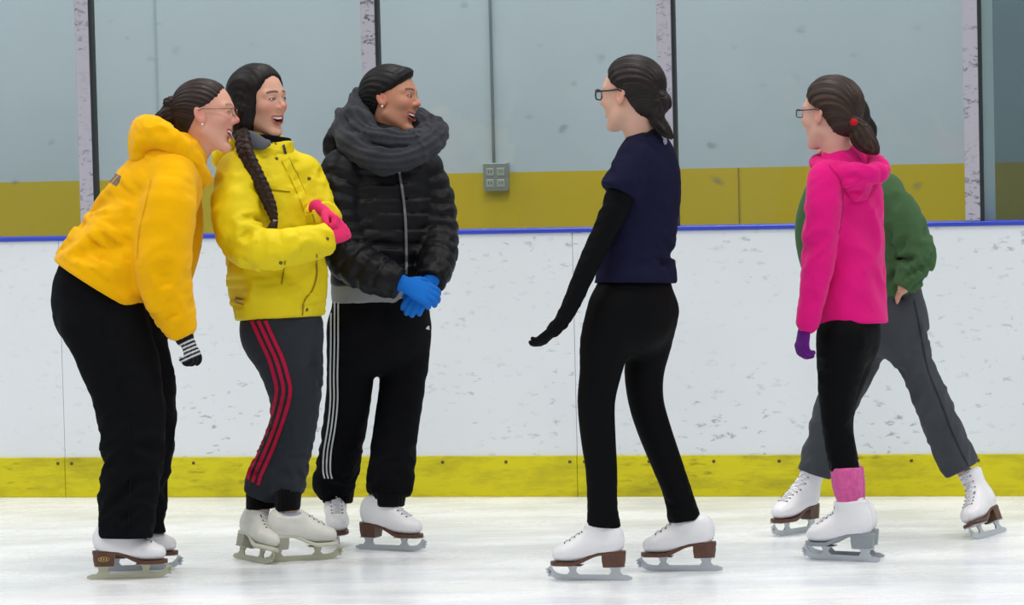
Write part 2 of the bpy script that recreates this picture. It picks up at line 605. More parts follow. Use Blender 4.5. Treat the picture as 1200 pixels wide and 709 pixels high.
class Chain:
    """a tube of elliptical stations: pos (n,3), w (half width along side), d (half depth), side vectors"""
    def __init__(s, pos, w, d=None, side=(1, 0, 0), sub=3, cut0=False, cut1=False, disp=None, margin=18.0, closed=False, cutk=2.0, cutn0=None, cutn1=None):
        pos = np.asarray(pos, float)
        n = len(pos)
        w = np.broadcast_to(np.asarray(w, float), (n,))
        d = w if d is None else np.broadcast_to(np.asarray(d, float), (n,))
        side = np.asarray(side, float)
        if side.ndim == 1:
            side = np.tile(side, (n, 1))
        A = catmull(np.hstack([pos, w[:, None], d[:, None], side]), sub, closed)
        s.p, s.w, s.d, s.s = A[:, :3], A[:, 3], A[:, 4], A[:, 5:8]
        s.L = np.concatenate([[0], np.cumsum(np.linalg.norm(np.diff(s.p, axis=0), axis=1))])
        s.len = s.L[-1]
        s.disp, s.margin, s.cutk = disp, margin, cutk
        s.cut0, s.cut1 = cut0, cut1
        s.n0 = nrm(s.p[0] - s.p[1]) if cutn0 is None else nrm(cutn0)
        s.n1 = nrm(s.p[-1] - s.p[-2]) if cutn1 is None else nrm(cutn1)
        s.round = not (cut0 or cut1)
        a, b = s.p[:-1], s.p[1:]
        s.seg = []
        for i in range(len(a)):
            ba = b[i] - a[i]
            l = math.sqrt(ba @ ba)
            if l < 1e-9:
                continue
            t = ba / l
            sd = nrm(s.s[i] + s.s[i + 1])
            sd = sd - (sd @ t) * t
            if sd @ sd < 1e-6:
                sd = np.array([t[1], -t[0], 0.3])
                sd = sd - (sd @ t) * t
            sd = nrm(sd)
            fr = np.stack([t, sd, np.cross(t, sd)], 1)
            s.seg.append((a[i], l, fr, s.w[i], s.w[i + 1] - s.w[i], s.d[i], s.d[i + 1] - s.d[i], s.L[i]))
        s.act = None

    def one(s, g, P, grow):
        a, l, fr, w0, dw, d0, dd, L0 = g
        q = (P - a) @ fr
        x = q[:, 0]
        h = np.clip(x / l, 0, 1)
        rw = w0 + dw * h + grow
        rd = d0 + dd * h + grow
        rm = np.minimum(rw, rd)
        eu, ev, eq = q[:, 1] / rw, q[:, 2] / rd, (x - h * l) / rm
        k0 = np.sqrt(eu * eu + ev * ev + eq * eq)
        k1 = np.sqrt((eu / rw) ** 2 + (ev / rd) ** 2 + (eq / rm) ** 2) + 1e-9
        return np.where(k0 < 1e-4, -rm, k0 * (k0 - 1) / k1), h, q

    def prep(s, Cn, rho, grow=0.0):
        M = np.stack([s.one(g, Cn, grow)[0] for g in s.seg])
        mn = M.min(0)
        s.act = [None if mn[i] - rho * 1.3 > s.margin else np.nonzero(M[:, i] < mn[i] + 0.8 * rho)[0] for i in range(len(Cn))]

    def at(s, ib, P, grow=0.0):
        a = s.act[ib]
        return None if a is None else s(P, grow, [s.seg[k] for k in a])

    def __call__(s, P, grow=0.0, segs=None):
        D = None
        for g in (s.seg if segs is None else segs):
            di, h, q = s.one(g, P, grow)
            if s.disp is not None:
                S_, U_ = g[7] + h * g[1], np.arctan2(q[:, 2], q[:, 1])
            if D is None:
                D = di
                if s.disp is not None:
                    S, U = S_, U_
            else:
                mk = di < D
                D = np.where(mk, di, D)
                if s.disp is not None:
                    S, U = np.where(mk, S_, S), np.where(mk, U_, U)
        if s.disp is not None:
            near = np.abs(D) < s.margin * 0.4
            if near.any():
                D = D.copy()
                D[near] -= s.disp(S[near], U[near], P[near])
        if s.cut0:
            D = smax(D, (P - s.p[0]) @ s.n0, s.cutk)
        if s.cut1:
            D = smax(D, (P - s.p[-1]) @ s.n1, s.cutk)
        return D

    def box(s):
        R = max(s.w.max(), s.d.max()) + s.margin * .15
        return s.p.min(0) - R, s.p.max(0) + R


class Union:
    def __init__(s, items, k=6.0):
        s.items = [(it if isinstance(it, tuple) else (it, k)) for it in items]

    def __call__(s, P):
        D = None
        for it, k in s.items:
            d = it(P)
            D = d if D is None else smin(D, d, k)
        return D

    def prep(s, Cn, rho):
        for it, k in s.items:
            if hasattr(it, 'prep'):
                it.prep(Cn, rho)

    def at(s, ib, P):
        D = None
        for it, k in s.items:
            d = it.at(ib, P) if hasattr(it, 'at') else it(P)
            if d is not None:
                D = d if D is None else smin(D, d, k)
        return D

    def box(s):
        bs = [it.box() for it, k in s.items if hasattr(it, 'box')]
        return np.min([b[0] for b in bs], 0), np.max([b[1] for b in bs], 0)


def surfnet(fn, lo, hi, h, B=8):
    lo, hi = np.asarray(lo, float) - 2 * h, np.asarray(hi, float) + 2 * h
    nb = np.ceil((hi - lo) / (h * B)).astype(int)
    I = np.stack(np.meshgrid(*[np.arange(k) for k in nb], indexing='ij'), -1).reshape(-1, 3)
    cen = lo + (I + 0.5) * B * h
    d = fn(cen)
    keep = np.abs(d) < B * h * 0.87 * 1.5 + 2 * h
    I, cen = I[keep], cen[keep]
    prepped = hasattr(fn, 'prep')
    if prepped:
        fn.prep(cen, B * h * .87)
    N = nb * B + 2
    off = np.stack(np.meshgrid(*[np.arange(B + 1)] * 3, indexing='ij'), -1).reshape(-1, 3)
    CO = np.array([(a, b, c) for a in (0, 1) for b in (0, 1) for c in (0, 1)])
    ED = [(i, j) for i in range(8) for j in range(i + 1, 8) if np.abs(CO[i] - CO[j]).sum() == 1]
    ids, pos, quads = [], [], []

    def gid(c):
        return (c[:, 0] * N[1] + c[:, 1]) * N[2] + c[:, 2]
    for nb_, ib in enumerate(I):
        base = ib * B
        pts = lo + (base + off) * h
        v = fn.at(nb_, pts) if prepped else fn(pts)
        if v is None:
            continue
        v = v.reshape(B + 1, B + 1, B + 1)
        sg = v < 0
        if sg.all() or not sg.any():
            continue
        cs = sum(sg[a:a + B, b:b + B, c:c + B].astype(np.int8) for a, b, c in CO)
        cc = np.argwhere((cs > 0) & (cs < 8))
        cv = np.stack([v[cc[:, 0] + a, cc[:, 1] + b, cc[:, 2] + c] for a, b, c in CO], 1)
        acc = np.zeros((len(cc), 3))
        cnt = np.zeros(len(cc))
        for i, j in ED:
            x = (cv[:, i] < 0) != (cv[:, j] < 0)
            t = np.where(x, cv[:, i] / np.where(x, cv[:, i] - cv[:, j], 1), 0)
            p = CO[i] + t[:, None] * (CO[j] - CO[i])
            acc += np.where(x[:, None], p, 0)
            cnt += x
        ids.append(gid(cc + base + 1))
        pos.append(lo + (cc + base + acc / cnt[:, None]) * h)
        for ax in range(3):
            e = np.zeros(3, int)
            e[ax] = 1
            A = sg[:B, :B, :B]
            Bv = sg[e[0]:B + e[0], e[1]:B + e[1], e[2]:B + e[2]]
            ee = np.argwhere(A != Bv)
            if not len(ee):
                continue
            inside = A[ee[:, 0], ee[:, 1], ee[:, 2]]
            u_, v_ = np.zeros(3, int), np.zeros(3, int)
            u_[(ax + 1) % 3] = 1
            v_[(ax + 2) % 3] = 1
            g = ee + base + 1
            qd = np.stack([gid(g - u_ - v_), gid(g - v_), gid(g), gid(g - u_)], 1)
            quads.append(np.where(inside[:, None], qd, qd[:, ::-1]))
    ids = np.concatenate(ids)
    pos = np.concatenate(pos)
    quads = np.concatenate(quads)
    o = np.argsort(ids)
    sid = ids[o]
    ix = np.clip(np.searchsorted(sid, quads), 0, len(sid) - 1)
    ok = (sid[ix] == quads).all(1)
    return pos, o[ix[ok]]


# ------------------------------------------------------------------ a person's own frame: pixel-sized units, x right, y away, z up, rigid in the room
class Frame:
    def __init__(s, xref, yref, D):
        r = ray(xref, yref)
        s.ref = CPOS + r * D
        s.F = nrm(r)
        s.R = nrm(CR - (CR @ s.F) * s.F)
        s.U = np.cross(s.R, s.F)
        s.mpp = D / FPX
        s.x, s.y = xref, yref
        up = np.array([0, 0, 1.0])
        s.tilt = (up @ s.F) / (up @ s.U)

    def world(s, P):
        P = np.atleast_2d(P)
        return s.ref + s.mpp * ((P[:, :1] - s.x) * s.R + P[:, 1:2] * s.F + (P[:, 2:3] + s.y) * s.U)

    def local(s, W):
        q = (np.asarray(W, float) - s.ref) / s.mpp
        return np.array([q @ s.R + s.x, q @ s.F, q @ s.U - s.y])

    def pt(s, px, py, off=0.0):
        """upright-plane depth offset OFF (away positive) at picture place px, py"""
        return np.array([px, off + (s.y - py) * s.tilt, -py])

    def off(s, p):
        return p[1] - (s.y + p[2]) * s.tilt


def folds(amp, ls=12.0, lu=1.3, seed=0.0, env=None):
    def f(S, U, P):
        cu, su = np.cos(U), np.sin(U)
        n = vnoise(np.stack([S / ls + 0.6 * np.sin(U + seed), lu * cu + seed * 3.1, lu * su + seed * 1.7], 1))
        n2 = vnoise(np.stack([S / (ls * .5) + .9 * np.sin(U * 2 + seed), 1.7 * lu * cu + seed, 1.7 * lu * su + 2 * seed], 1))
        a = amp if env is None else amp * env(S)
        return a * (.9 - 2.2 * np.abs(n)) + a * 0.45 * (.5 - np.abs(n2))
    return f


def gauss(c, wd, lo=0.3):
    return lambda S: lo + (1 - lo) * np.exp(-((S - c) / wd) ** 2)


# ------------------------------------------------------------------ skates (metres, x to the toe, blade edge on z = 0)
def sole_z(x):
    t = np.clip((np.asarray(x, float) + 0.055) / 0.11, 0, 1)
    t = t * t * (3 - 2 * t)
    return 0.100 + (0.064 - 0.100) * t


HWX = [-0.128, -0.12, -0.10, -0.06, -0.02, 0.03, 0.07, 0.10, 0.118, 0.129]
HWY = [0.006, 0.020, 0.029, 0.030, 0.028, 0.037, 0.040, 0.036, 0.026, 0.006]
M_boot = fabric('white_boot_leather', (236, 236, 240), 0.38, 0.08, 160, 0.04, sheen=0, spec=0.45)
M_boot_old = fabric('cream_boot_leather', (222, 222, 214), 0.45, 0.1, 120, 0.10, vscale=18, sheen=0, spec=0.4)
M_lace = fabric('white_lace', (226, 228, 234), 0.8, 0.3, 600, 0.05)
M_hook = plain('eyelet_metal', (86, 88, 96), 0.4, 0.6)
M_soleB = fabric('brown_sole_leather', (92, 58, 42), 0.42, 0.1, 90, 0.25, vscale=30, sheen=0, spec=0.5)
M_soleG = plain('grey_sole_plastic', (142, 150, 156), 0.45)
M_soleW = plain('worn_grey_heel', (168, 166, 152), 0.6)
M_soleE = plain('cream_sole_edge', (206, 206, 190), 0.55)
M_steel = plain('blade_steel', (198, 204, 210), 0.3, 0.6)
M_steelW = plain('worn_blade_steel', (196, 196, 172), 0.42, 0.55)
M_gold = plain('gold_stamp', (206, 170, 92), 0.4, 0.4)
M_pinkl = fabric('pink_lining', (226, 196, 206), 0.9)
M_greyl = fabric('grey_lining', (168, 168, 186), 0.9)


class SkateShape:
    def __init__(s, lean=0.0, slean=0.0, top=0.245, wide=1.0):
        mg = 0.03
        s.foot = Chain([(0.098, 0, .088), (.072, 0, .094), (.03, 0, .106), (-.01, 0, .122), (-.05, 0, .137), (-.088, 0, .136)],
                       [.033, .043, .041, .036, .036, .034], [.026, .033, .044, .056, .060, .054], side=(0, 1, 0), margin=mg)
        zt = top
        s.shaft = Chain([(-.052, 0, .13), (-.053 + lean * .06, slean * .06, .19), (-.05 + lean * (zt - .13), slean * (zt - .13), zt)],
                        [.038, .037 * wide, .042 * wide], [.060, .051 * wide, .054 * wide], side=(0, 1, 0), cut1=True, cutk=.004, margin=mg, cutn1=(0.06, 0, 1))

    def prep(s, Cn, rho):
        s.foot.prep(Cn, rho)
        s.shaft.prep(Cn, rho)

    def at(s, ib, P):
        a, b = s.foot.at(ib, P), s.shaft.at(ib, P)
        if a is None or b is None:
            d = b if a is None else a
            return None if d is None else smax(d, sole_z(P[:, 0]) - .004 - P[:, 2], .003)
        return smax(smin(a, b, .022), sole_z(P[:, 0]) - .004 - P[:, 2], .003)

    def __call__(s, P):
        d = smin(s.foot(P), s.shaft(P), .022)
        d = smax(d, sole_z(P[:, 0]) - .004 - P[:, 2], .003)
        return d


def skate_mesh_parts(lean, slean, top, wide):
    sh = SkateShape(lean, slean, top, wide)
    v, f = surfnet(sh, (-.15, -.07, .04), (.15, .07, top + .03), .0038)
    return sh, v, f


def make_skate(parent, base, px, py, heading, roll=0.0, pitch=0.0, lean=0.12, slean=0.0, top=0.245, old=False, sole='B', lining=None, steel=None, stamp=False, zfix=0.0, wide=1.0):
    """heading in degrees in the room: 0 = picture right, 90 = away from the camera"""
    g = ground(px, py)
    R = Matrix.Rotation(math.radians(heading), 3, 'Z') @ Matrix.Rotation(math.radians(roll), 3, 'X') @ Matrix.Rotation(math.radians(-pitch), 3, 'Y')
    R = np.array(R)
    T = np.array([g[0], g[1], zfix]) - base

    def tf(v):
        return np.asarray(v, float) @ R.T + T
    sk = empty('ice_skate', tuple(T))
    sk.parent = parent
    T0 = T

    def lf(v):
        return np.asarray(v, float) @ R.T
    sh, v, f = skate_mesh_parts(lean, slean, top, wide)
    mb = M_boot_old if old else M_boot
    mesh_obj('boot', lf(v), f, mb, sk)
    # sole and heel
    xs = np.linspace(-0.128, 0.129, 40)
    V, Fc = [], []
    for x in xs:
        hw = np.interp(x, HWX, HWY)
        zt, zb2 = float(sole_z(x)), float(sole_z(x)) - .013
        for (y, z) in ((-hw, zb2), (hw, zb2), (hw + .0015, (zb2 + zt) / 2), (hw, zt), (-hw, zt), (-hw - .0015, (zb2 + zt) / 2)):
            V.append((x, y, z))
    n = 6
    for i in range(len(xs) - 1):
        for j in range(n):
            jj = (j + 1) % n
            Fc.append((i * n + j, (i + 1) * n + j, (i + 1) * n + jj, i * n + jj))
    Fc.append(tuple(range(n)))
    Fc.append(tuple(range(len(V) - 1, len(V) - n - 1, -1)))
    ms = {'B': M_soleB, 'G': M_soleG, 'W': M_soleE}[sole]
    mesh_obj('sole', lf(V), Fc, ms, sk, False)
    hx = np.linspace(-0.126, -0.052, 14)
    V, Fc = [], []
    for x in hx:
        hw = np.interp(x, HWX, HWY)
        for z, k in ((0.047, .90), (0.07, .95), (float(sole_z(x)) - .010, 1.0)):
            xx = x if z > .06 else x + (0.004 if x < -.1 else -0.003)
            V += [(xx, -hw * k, z), (xx, hw * k, z)]
    for i in range(len(hx) - 1):
        a, b = i * 6, i * 6 + 6
        for k in (0, 2):
            Fc.append((a + k, b + k, b + k + 2, a + k + 2))
            Fc.append((a + k + 1, a + k + 3, b + k + 3, b + k + 1))
        Fc.append((a, a + 1, b + 1, b))
        Fc.append((a + 4, b + 4, b + 5, a + 5))
    Fc.append((0, 2, 4, 5, 3, 1))
    e = len(V) - 6
    Fc.append((e, e + 1, e + 3, e + 5, e + 4, e + 2))
    mesh_obj('heel', lf(V), Fc, {'B': M_soleB, 'G': M_soleG, 'W': M_soleW}[sole], sk, False)
    # blade: runner, two posts with plates, raised toe with pick
    st = steel or M_steel
    q = MB()
    t = .0022
    q.prism([(-.148, .004), (-.13, 0), (.085, 0), (.112, .004), (.130, .014), (.139, .030), (.137, .044), (.128, .047), (.120, .034), (.108, .024), (.09, .020), (-.13, .019), (-.149, .012)][::-1], -t, t)
    q.prism([(.132, .010), (.143, .016), (.138, .020), (.147, .026), (.141, .030), (.148, .036), (.139, .042), (.128, .030)][::-1], -t, t)
    q.prism([(-.118, .017), (-.068, .017), (-.078, .030), (-.072, .047), (-.112, .047), (-.108, .030)][::-1], -t * 1.4, t * 1.4)
    q.prism([(.030, .017), (.075, .017), (.064, .030), (.072, .052), (.036, .052), (.044, .030)][::-1], -t * 1.4, t * 1.4)
    q.box((-.122, -.019, .044), (-.056, .019, .0475), .001)
    q.box((.02, -.024, .0485), (.128, .024, .0515), .001)
    q.build('blade', st, sk, False, tf=lf)
    # laces marched onto the boot surface
    rows = []
    K = 8
    dirv = nrm((0.78, 0, 0.62))
    tk = [(0.062, .105), (0.046, .118), (0.030, .131), (0.016, .146), (0.006, .163), (0.002 + lean * .05, .184), (0.0 + lean * .075, .206), (0.0 + lean * .10, .226)]
    for x, z in [t_ for t_ in tk if t_[1] < top - .01]:
        dv = nrm((.55, 0, .83)) if z < .15 else nrm((.96, 0, .2))
        rw = []
        for y in (-.017, .017):
            p0 = np.array([x - .05, y + slean * max(z - .13, 0), z - .02 if z < .15 else z])
            p0 = np.array([x, y + slean * max(z - .13, 0), z]) - dv * .035
            tt = np.linspace(0, .09, 61)
            pp = p0 + tt[:, None] * dv
            dd = sh(pp)
            i = int(np.argmax(dd > 0)) if (dd > 0).any() else 30
            rw.append(pp[i] + dv * .0008)
        rows.append(rw)
    q = MB()
    nr = len(rows)
    for i, (a, b) in enumerate(rows):
        mid = (a + b) / 2 + dirv * .004
        q.tube([a, (a * .6 + mid * .4) + dirv * .0012, mid, (b * .6 + mid * .4) + dirv * .0012, b], .0021, 5)
        if i < nr - 1:
            for s_, e_ in ((a, rows[i + 1][1]), (b, rows[i + 1][0])):
                q.tube([s_, (s_ + e_) / 2 + dirv * .0065, e_], .0019, 5)
    tag(q.build('laces', M_lace, sk, True, tf=lf), kind='stuff')
    q = MB()
    for a, b in rows:
        for p, sgn in ((a, -1), (b, 1)):
            q.ball(p + np.array([-.001, sgn * .003, 0]), .0026, 6, 4)
    tag(q.build('eyelets', M_hook, sk, True, tf=lf), kind='stuff')
    # back seam strip
    xs_ = []
    for z in np.linspace(.108, top - .012, 9):
        p0 = np.array([-.05 + lean * max(z - .13, 0), slean * max(z - .13, 0), z])
        tt = np.linspace(0, .1, 81)
        pp = p0 + tt[:, None] * np.array([-1., 0, 0])
        dd = sh(pp)
        xs_.append(pp[int(np.argmax(dd > 0))])
    q = MB(); q.tube(xs_, .0022, 5)
    q.build('back_seam', mb, sk, True, tf=lf)
    # padded lining showing above the rim
    zt = top + (.012 if lining else 0)
    lc = Chain([(-.05 + lean * (zt - .14), slean * (zt - .14), zt - .02), (-.048 + lean * (zt - .125), slean * (zt - .125), zt + .008)], [.035, .037], [.047, .049], side=(0, 1, 0), cut0=True, cut1=True, cutk=.005, margin=.03, cutn1=(.06, 0, 1))
    v, f = surfnet(lc, (-.13, -.08, zt - .03), (.08, .08, zt + .03), .004)
    mesh_obj('lining', lf(v), f, lining or M_boot, sk)
    if stamp:
        for sy in (-1, 1):
            q = MB()
            y = .031
            q.tube([(-.088 + .019 * math.cos(a), sy * (y - .0008), .073 + .0075 * math.sin(a)) for a in np.linspace(0, 2 * math.pi, 17)[:-1]], .0012, 5, True)
            for dx in (-.009, 0, .009):
                q.box((-.088 + dx - .0025, sy * y - .0012, .069), (-.088 + dx + .0025, sy * y + .0012, .077))
            tag(q.build('stamp', M_gold, sk, True, tf=lf), kind='stuff')
    ank = lf([(-.052 + lean * .05, slean * .05, .18)])[0] + T0 + base
    return sk, ank


# ------------------------------------------------------------------ heads
class Head:
    def __init__(s, fr, px, py, off, yaw, pitch=0.0, roll=0.0, size=1.0, mouth=0.5):
        s.fr = fr
        s.o = fr.pt(px, py, off)
        s.k = fr.mpp / size
        y, p, r = map(math.radians, (yaw, pitch, roll))
        F = np.array([math.cos(y) * math.cos(p), math.sin(y) * math.cos(p), math.sin(p)])
        L = np.array([-math.sin(y), math.cos(y), 0])
        U = np.cross(F, L)
        L, U = math.cos(r) * L + math.sin(r) * U, -math.sin(r) * L + math.cos(r) * U
        s.M = np.array([F, L, U])
        s.mouth = mouth

    def loc(s, P):
        return (P - s.o) @ s.M.T * s.k

    def px(s, q):
        return s.o + (np.atleast_2d(np.asarray(q, float)) / s.k) @ s.M

    def dir(s, v):
        return np.asarray(v, float) @ s.M

    def mouthq(s, q):
        q2 = q.copy()
        q2[:, 0] = q[:, 0] + 15 * q[:, 1] ** 2
        q2[:, 2] = q[:, 2] - 13 * q[:, 1] ** 2 * s.mouth
        return q2

    def mouth_dims(s):
        mo = s.mouth
        return .019 + .011 * mo, .0016 + .0105 * mo, -.064 - .008 * mo

    def sdf_m(s, q):
        mo = s.mouth
        lo, hi = q.min(0), q.max(0)
        a = q.copy()
        a[:, 1] = np.abs(a[:, 1])
        d = ell(q, (-.012, 0, .028), (.098, .076, .086))
        d = smin(d, ell(q, (.020, 0, -.028), (.066, .060, .086)), .03)
        if lo[2] < .03:
            d = smin(d, ell(q, (-.05, 0, -.03), (.045, .05, .05)), .03)
            jz, jx = -.011 * mo, -.006 * mo
            d = smin(d, cap(a, (-.002, .050, -.060), (.058 + jx, .016, -.100 + jz), .017, .014), .025)
            d = smin(d, ell(q, (.068 + jx, 0, -.103 + jz), (.016, .018, .013)), .018)
        if hi[0] > .02:
            d = smin(d, ell(a, (.055, .037, -.028 + .006 * mo), (.025, .024, .021)), .018)
            d = smin(d, cap(a, (.080, .0, .021), (.066, .045, .020), .010, .009), .016)
            # eye sockets and lids
            d = smax(d, -ell(a, (.095, .031, .003), (.017, .019, .010)), .010)
            sl = .0052 - .0018 * mo
            lid = smax(ell(a, (.0715, .031, .002), (.0142, .0160, .0125)), -ell(a, (.090, .031, .0015), (.014, .0132, sl)), .0016)
            d = smin(d, lid, .003)
            # nose
            n = cap(q, (.079, 0, .014), (.098, 0, -.020), .0065, .0082)
            n = smin(n, ell(q, (.100, 0, -.0255), (.0105, .0098, .0085)), .008)
            n = smin(n, ell(a, (.090, .0118, -.029), (.0095, .0068, .0068)), .006)
            n = smax(n, -ell(a, (.096, .0058, -.0365), (.006, .003, .0035)), .002)
            d = smin(d, n, .010)
            # mouth: soft lips round an opening whose corners rise with the smile
            qm = s.mouthq(q)
            ry, rz, zc = s.mouth_dims()
            yy, zz = qm[:, 1] / ry, (qm[:, 2] - zc) / rz
            rho = np.sqrt(yy ** 2 + zz ** 2) + 1e-9
            gl_ = np.sqrt((qm[:, 1] / ry ** 2) ** 2 + ((qm[:, 2] - zc) / rz ** 2) ** 2) + 1e-9
            rd = rho * (rho - 1) / gl_
            ringd = np.sqrt(rd ** 2 + (qm[:, 0] - .0822) ** 2) - .0046
            d = smin(d, ringd, .005)
            d = smax(d, -ell(qm, (.090, 0, zc), (.024, ry - .0005, rz)), .002)
        if max(abs(lo[1]), abs(hi[1])) > .05 and lo[0] < .03:
            e = a - np.array([-.010, .078, -.008])
            th = .25
            ex = e[:, 0] * math.cos(th) - e[:, 1] * math.sin(th)
            ey = e[:, 0] * math.sin(th) + e[:, 1] * math.cos(th)
            E = np.stack([ex + .25 * e[:, 2], ey, e[:, 2]], 1)
            ear = ell(E, (0, 0, 0), (.0175, .0070, .029))
            ear = smax(ear, -ell(E, (.003, .008, .004), (.0100, .0065, .018)), .003)
            d = smin(d, ear, .004)
        return d

    def __call__(s, P):
        q = s.loc(P)
        lo, hi = q.min(0), q.max(0)
        if (lo > .17).any() or (hi < -.19).any():
            return np.full(len(P), 1e3)
        return s.sdf_m(q) / s.k

    def box(s):
        r = .15 / s.k
        return s.o - r, s.o + r

    def paint(s, P, skin, lip=(178, 92, 88), brow=(70, 50, 42), nose=0.0, blush=0.35):
        q = s.loc(P)
        mo = s.mouth
        c = np.tile(np.array(lin(skin)), (len(P), 1))
        a = q.copy()
        a[:, 1] = np.abs(a[:, 1])

        def mixc(w, col):
            w = np.clip(w, 0, 1)[:, None]
            c[:] = c * (1 - w) + np.array(lin(col)) * w
        rosy = (206, 110, 104)
        g = np.exp(-(((a - np.array([.07, .04, -.025])) / .022) ** 2).sum(1))
        mixc(g * blush, rosy)
        g = np.exp(-(((q - np.array([.112, 0, -.027])) / .016) ** 2).sum(1))
        mixc(g * (.25 + nose), (214, 92, 96))
        g = np.exp(-(((a - np.array([-.010, .084, -.008])) / .026) ** 2).sum(1))
        mixc(g * .45, (205, 110, 96))
        qm = s.mouthq(q)
        ry, rz, zc = s.mouth_dims()
        rho = np.sqrt((qm[:, 1] / (ry + .003)) ** 2 + ((qm[:, 2] - zc) / (rz + .0050)) ** 2)
        front = q[:, 0] > .05
        mixc(np.where(front, (1.10 - rho) * 8, 0), lip)
        cav = ell(qm, (.090, 0, zc), (.024, ry, rz))
        mixc(np.where(front & (cav < .0010) & (qm[:, 0] < .0815), 1.0, 0), (86, 28, 30))
        arch = .0270 - 7 * (a[:, 1] - .028) ** 2
        mixc(np.where((q[:, 0] > .05) & (a[:, 1] > .011) & (a[:, 1] < .052), np.clip(1.6 - np.abs(q[:, 2] - arch) / .0034, 0, 1) * .92, 0), brow)
        # lash line around the lids
        le = ell(a, (.0835, .031, .0018), (.016, .0152, .0064 - .0018 * mo))
        mixc(np.where((q[:, 0] > .06) & (le < 0.0006), .85, 0), (52, 34, 30))
        return c


def face_parts(P, H, parent, iris=(70, 48, 34), teeth=True):
    M_eye = plain('eye_white', (226, 224, 222), 0.25)
    M_iris = plain('dark_iris', iris, 0.2)
    for sg in (-1, 1):
        c = np.array([.0722, sg * .031, .0018])
        q = MB(); q.ball((0, 0, 0), .0122, 12, 8)
        V = np.array(q.v)
        o = mesh_obj('eye', P.rel(H.px(V + c)), q.f, M_eye, parent)
        q = MB(); q.ball((.0062, 0, 0), (.0068, .0064, .0064), 12, 8)
        mesh_obj('iris', P.rel(H.px(np.array(q.v) + c)), q.f, M_iris, o)
    if teeth and H.mouth > .3:
        M_t = plain('tooth_enamel', (238, 234, 226), 0.25)
        mo = H.mouth
        ry, rz, zc = H.mouth_dims()
        q = MB()
        ys = np.linspace(-ry * .9, ry * .9, 11)
        for i in range(10):
            y0, y1 = ys[i] + .0002, ys[i + 1] - .0002
            zt = lambda y: zc + rz * .95 * math.sqrt(max(1 - (y / ry) ** 2, 0)) + 13 * y * y * mo + .0008
            xf = lambda y: .0818 - 15 * y * y
            hgt = .0078 if abs(ys[i] + .002) < .014 else .0062
            v = []
            for (dx, dz) in ((0, 0), (-.004, 0), (-.004, -hgt), (0, -hgt)):
                v += [(xf(y0) + dx, y0, zt(y0) + dz), (xf(y1) + dx, y1, zt(y1) + dz)]
            q.add(v, [(0, 1, 3, 2), (2, 3, 5, 4), (4, 5, 7, 6), (6, 7, 1, 0), (0, 2, 4, 6), (1, 7, 5, 3)])
        tag(mesh_obj('teeth', P.rel(H.px(np.array(q.v))), q.f, M_t, parent, False), kind='stuff')


def glasses(P, H, parent, mat, w=.025, h=.016, r=.0016, x=.101):
    g = empty('glasses', tuple(P.rel(H.px((.1, 0, 0)))[0]))
    g.parent = parent
    off = np.array(g.location)

    def put(q, name, mt, sm=True):
        return mesh_obj(name, P.rel(H.px(np.array(q.v))) - off, q.f, mt, g, sm)
    q = MB()
    for sg in (-1, 1):
        pts = []
        for a in np.linspace(0, 2 * math.pi, 21)[:-1]:
            ca, sa = math.cos(a), math.sin(a)
            y = w * math.copysign(abs(ca) ** .6, ca)
            z = h * math.copysign(abs(sa) ** .6, sa)
            pts.append((x - .006 * (y * sg / w * .5 + .5) ** 2, sg * .033 + y, z + .001))
        q.tube(pts, r, 6, True)
    q.tube([(x, -.008, .006), (x + .002, 0, .008), (x, .008, .006)], r, 6)
    put(q, 'rims', mat)
    for sg in (-1, 1):
        q = MB()
        q.tube([(x - .006, sg * .058, .008), (x - .012, sg * .066, .009), (.04, sg * .073, .010), (0, sg * .081, .012), (-.018, sg * .083, .006), (-.026, sg * .081, -.012)], r * 1.15, 6)
        put(q, 'temple', mat)
        q = MB()
        q.box((x - .0045, sg * .033 - w * .96, -h * .95 + .001), (x - .0025, sg * .033 + w * .96, h * .95 + .001), .0004)
        put(q, 'lens', MATS.setdefault('spectacle_lens', glass_mat('spectacle_lens', (0.96, 0.97, 0.97))), False)


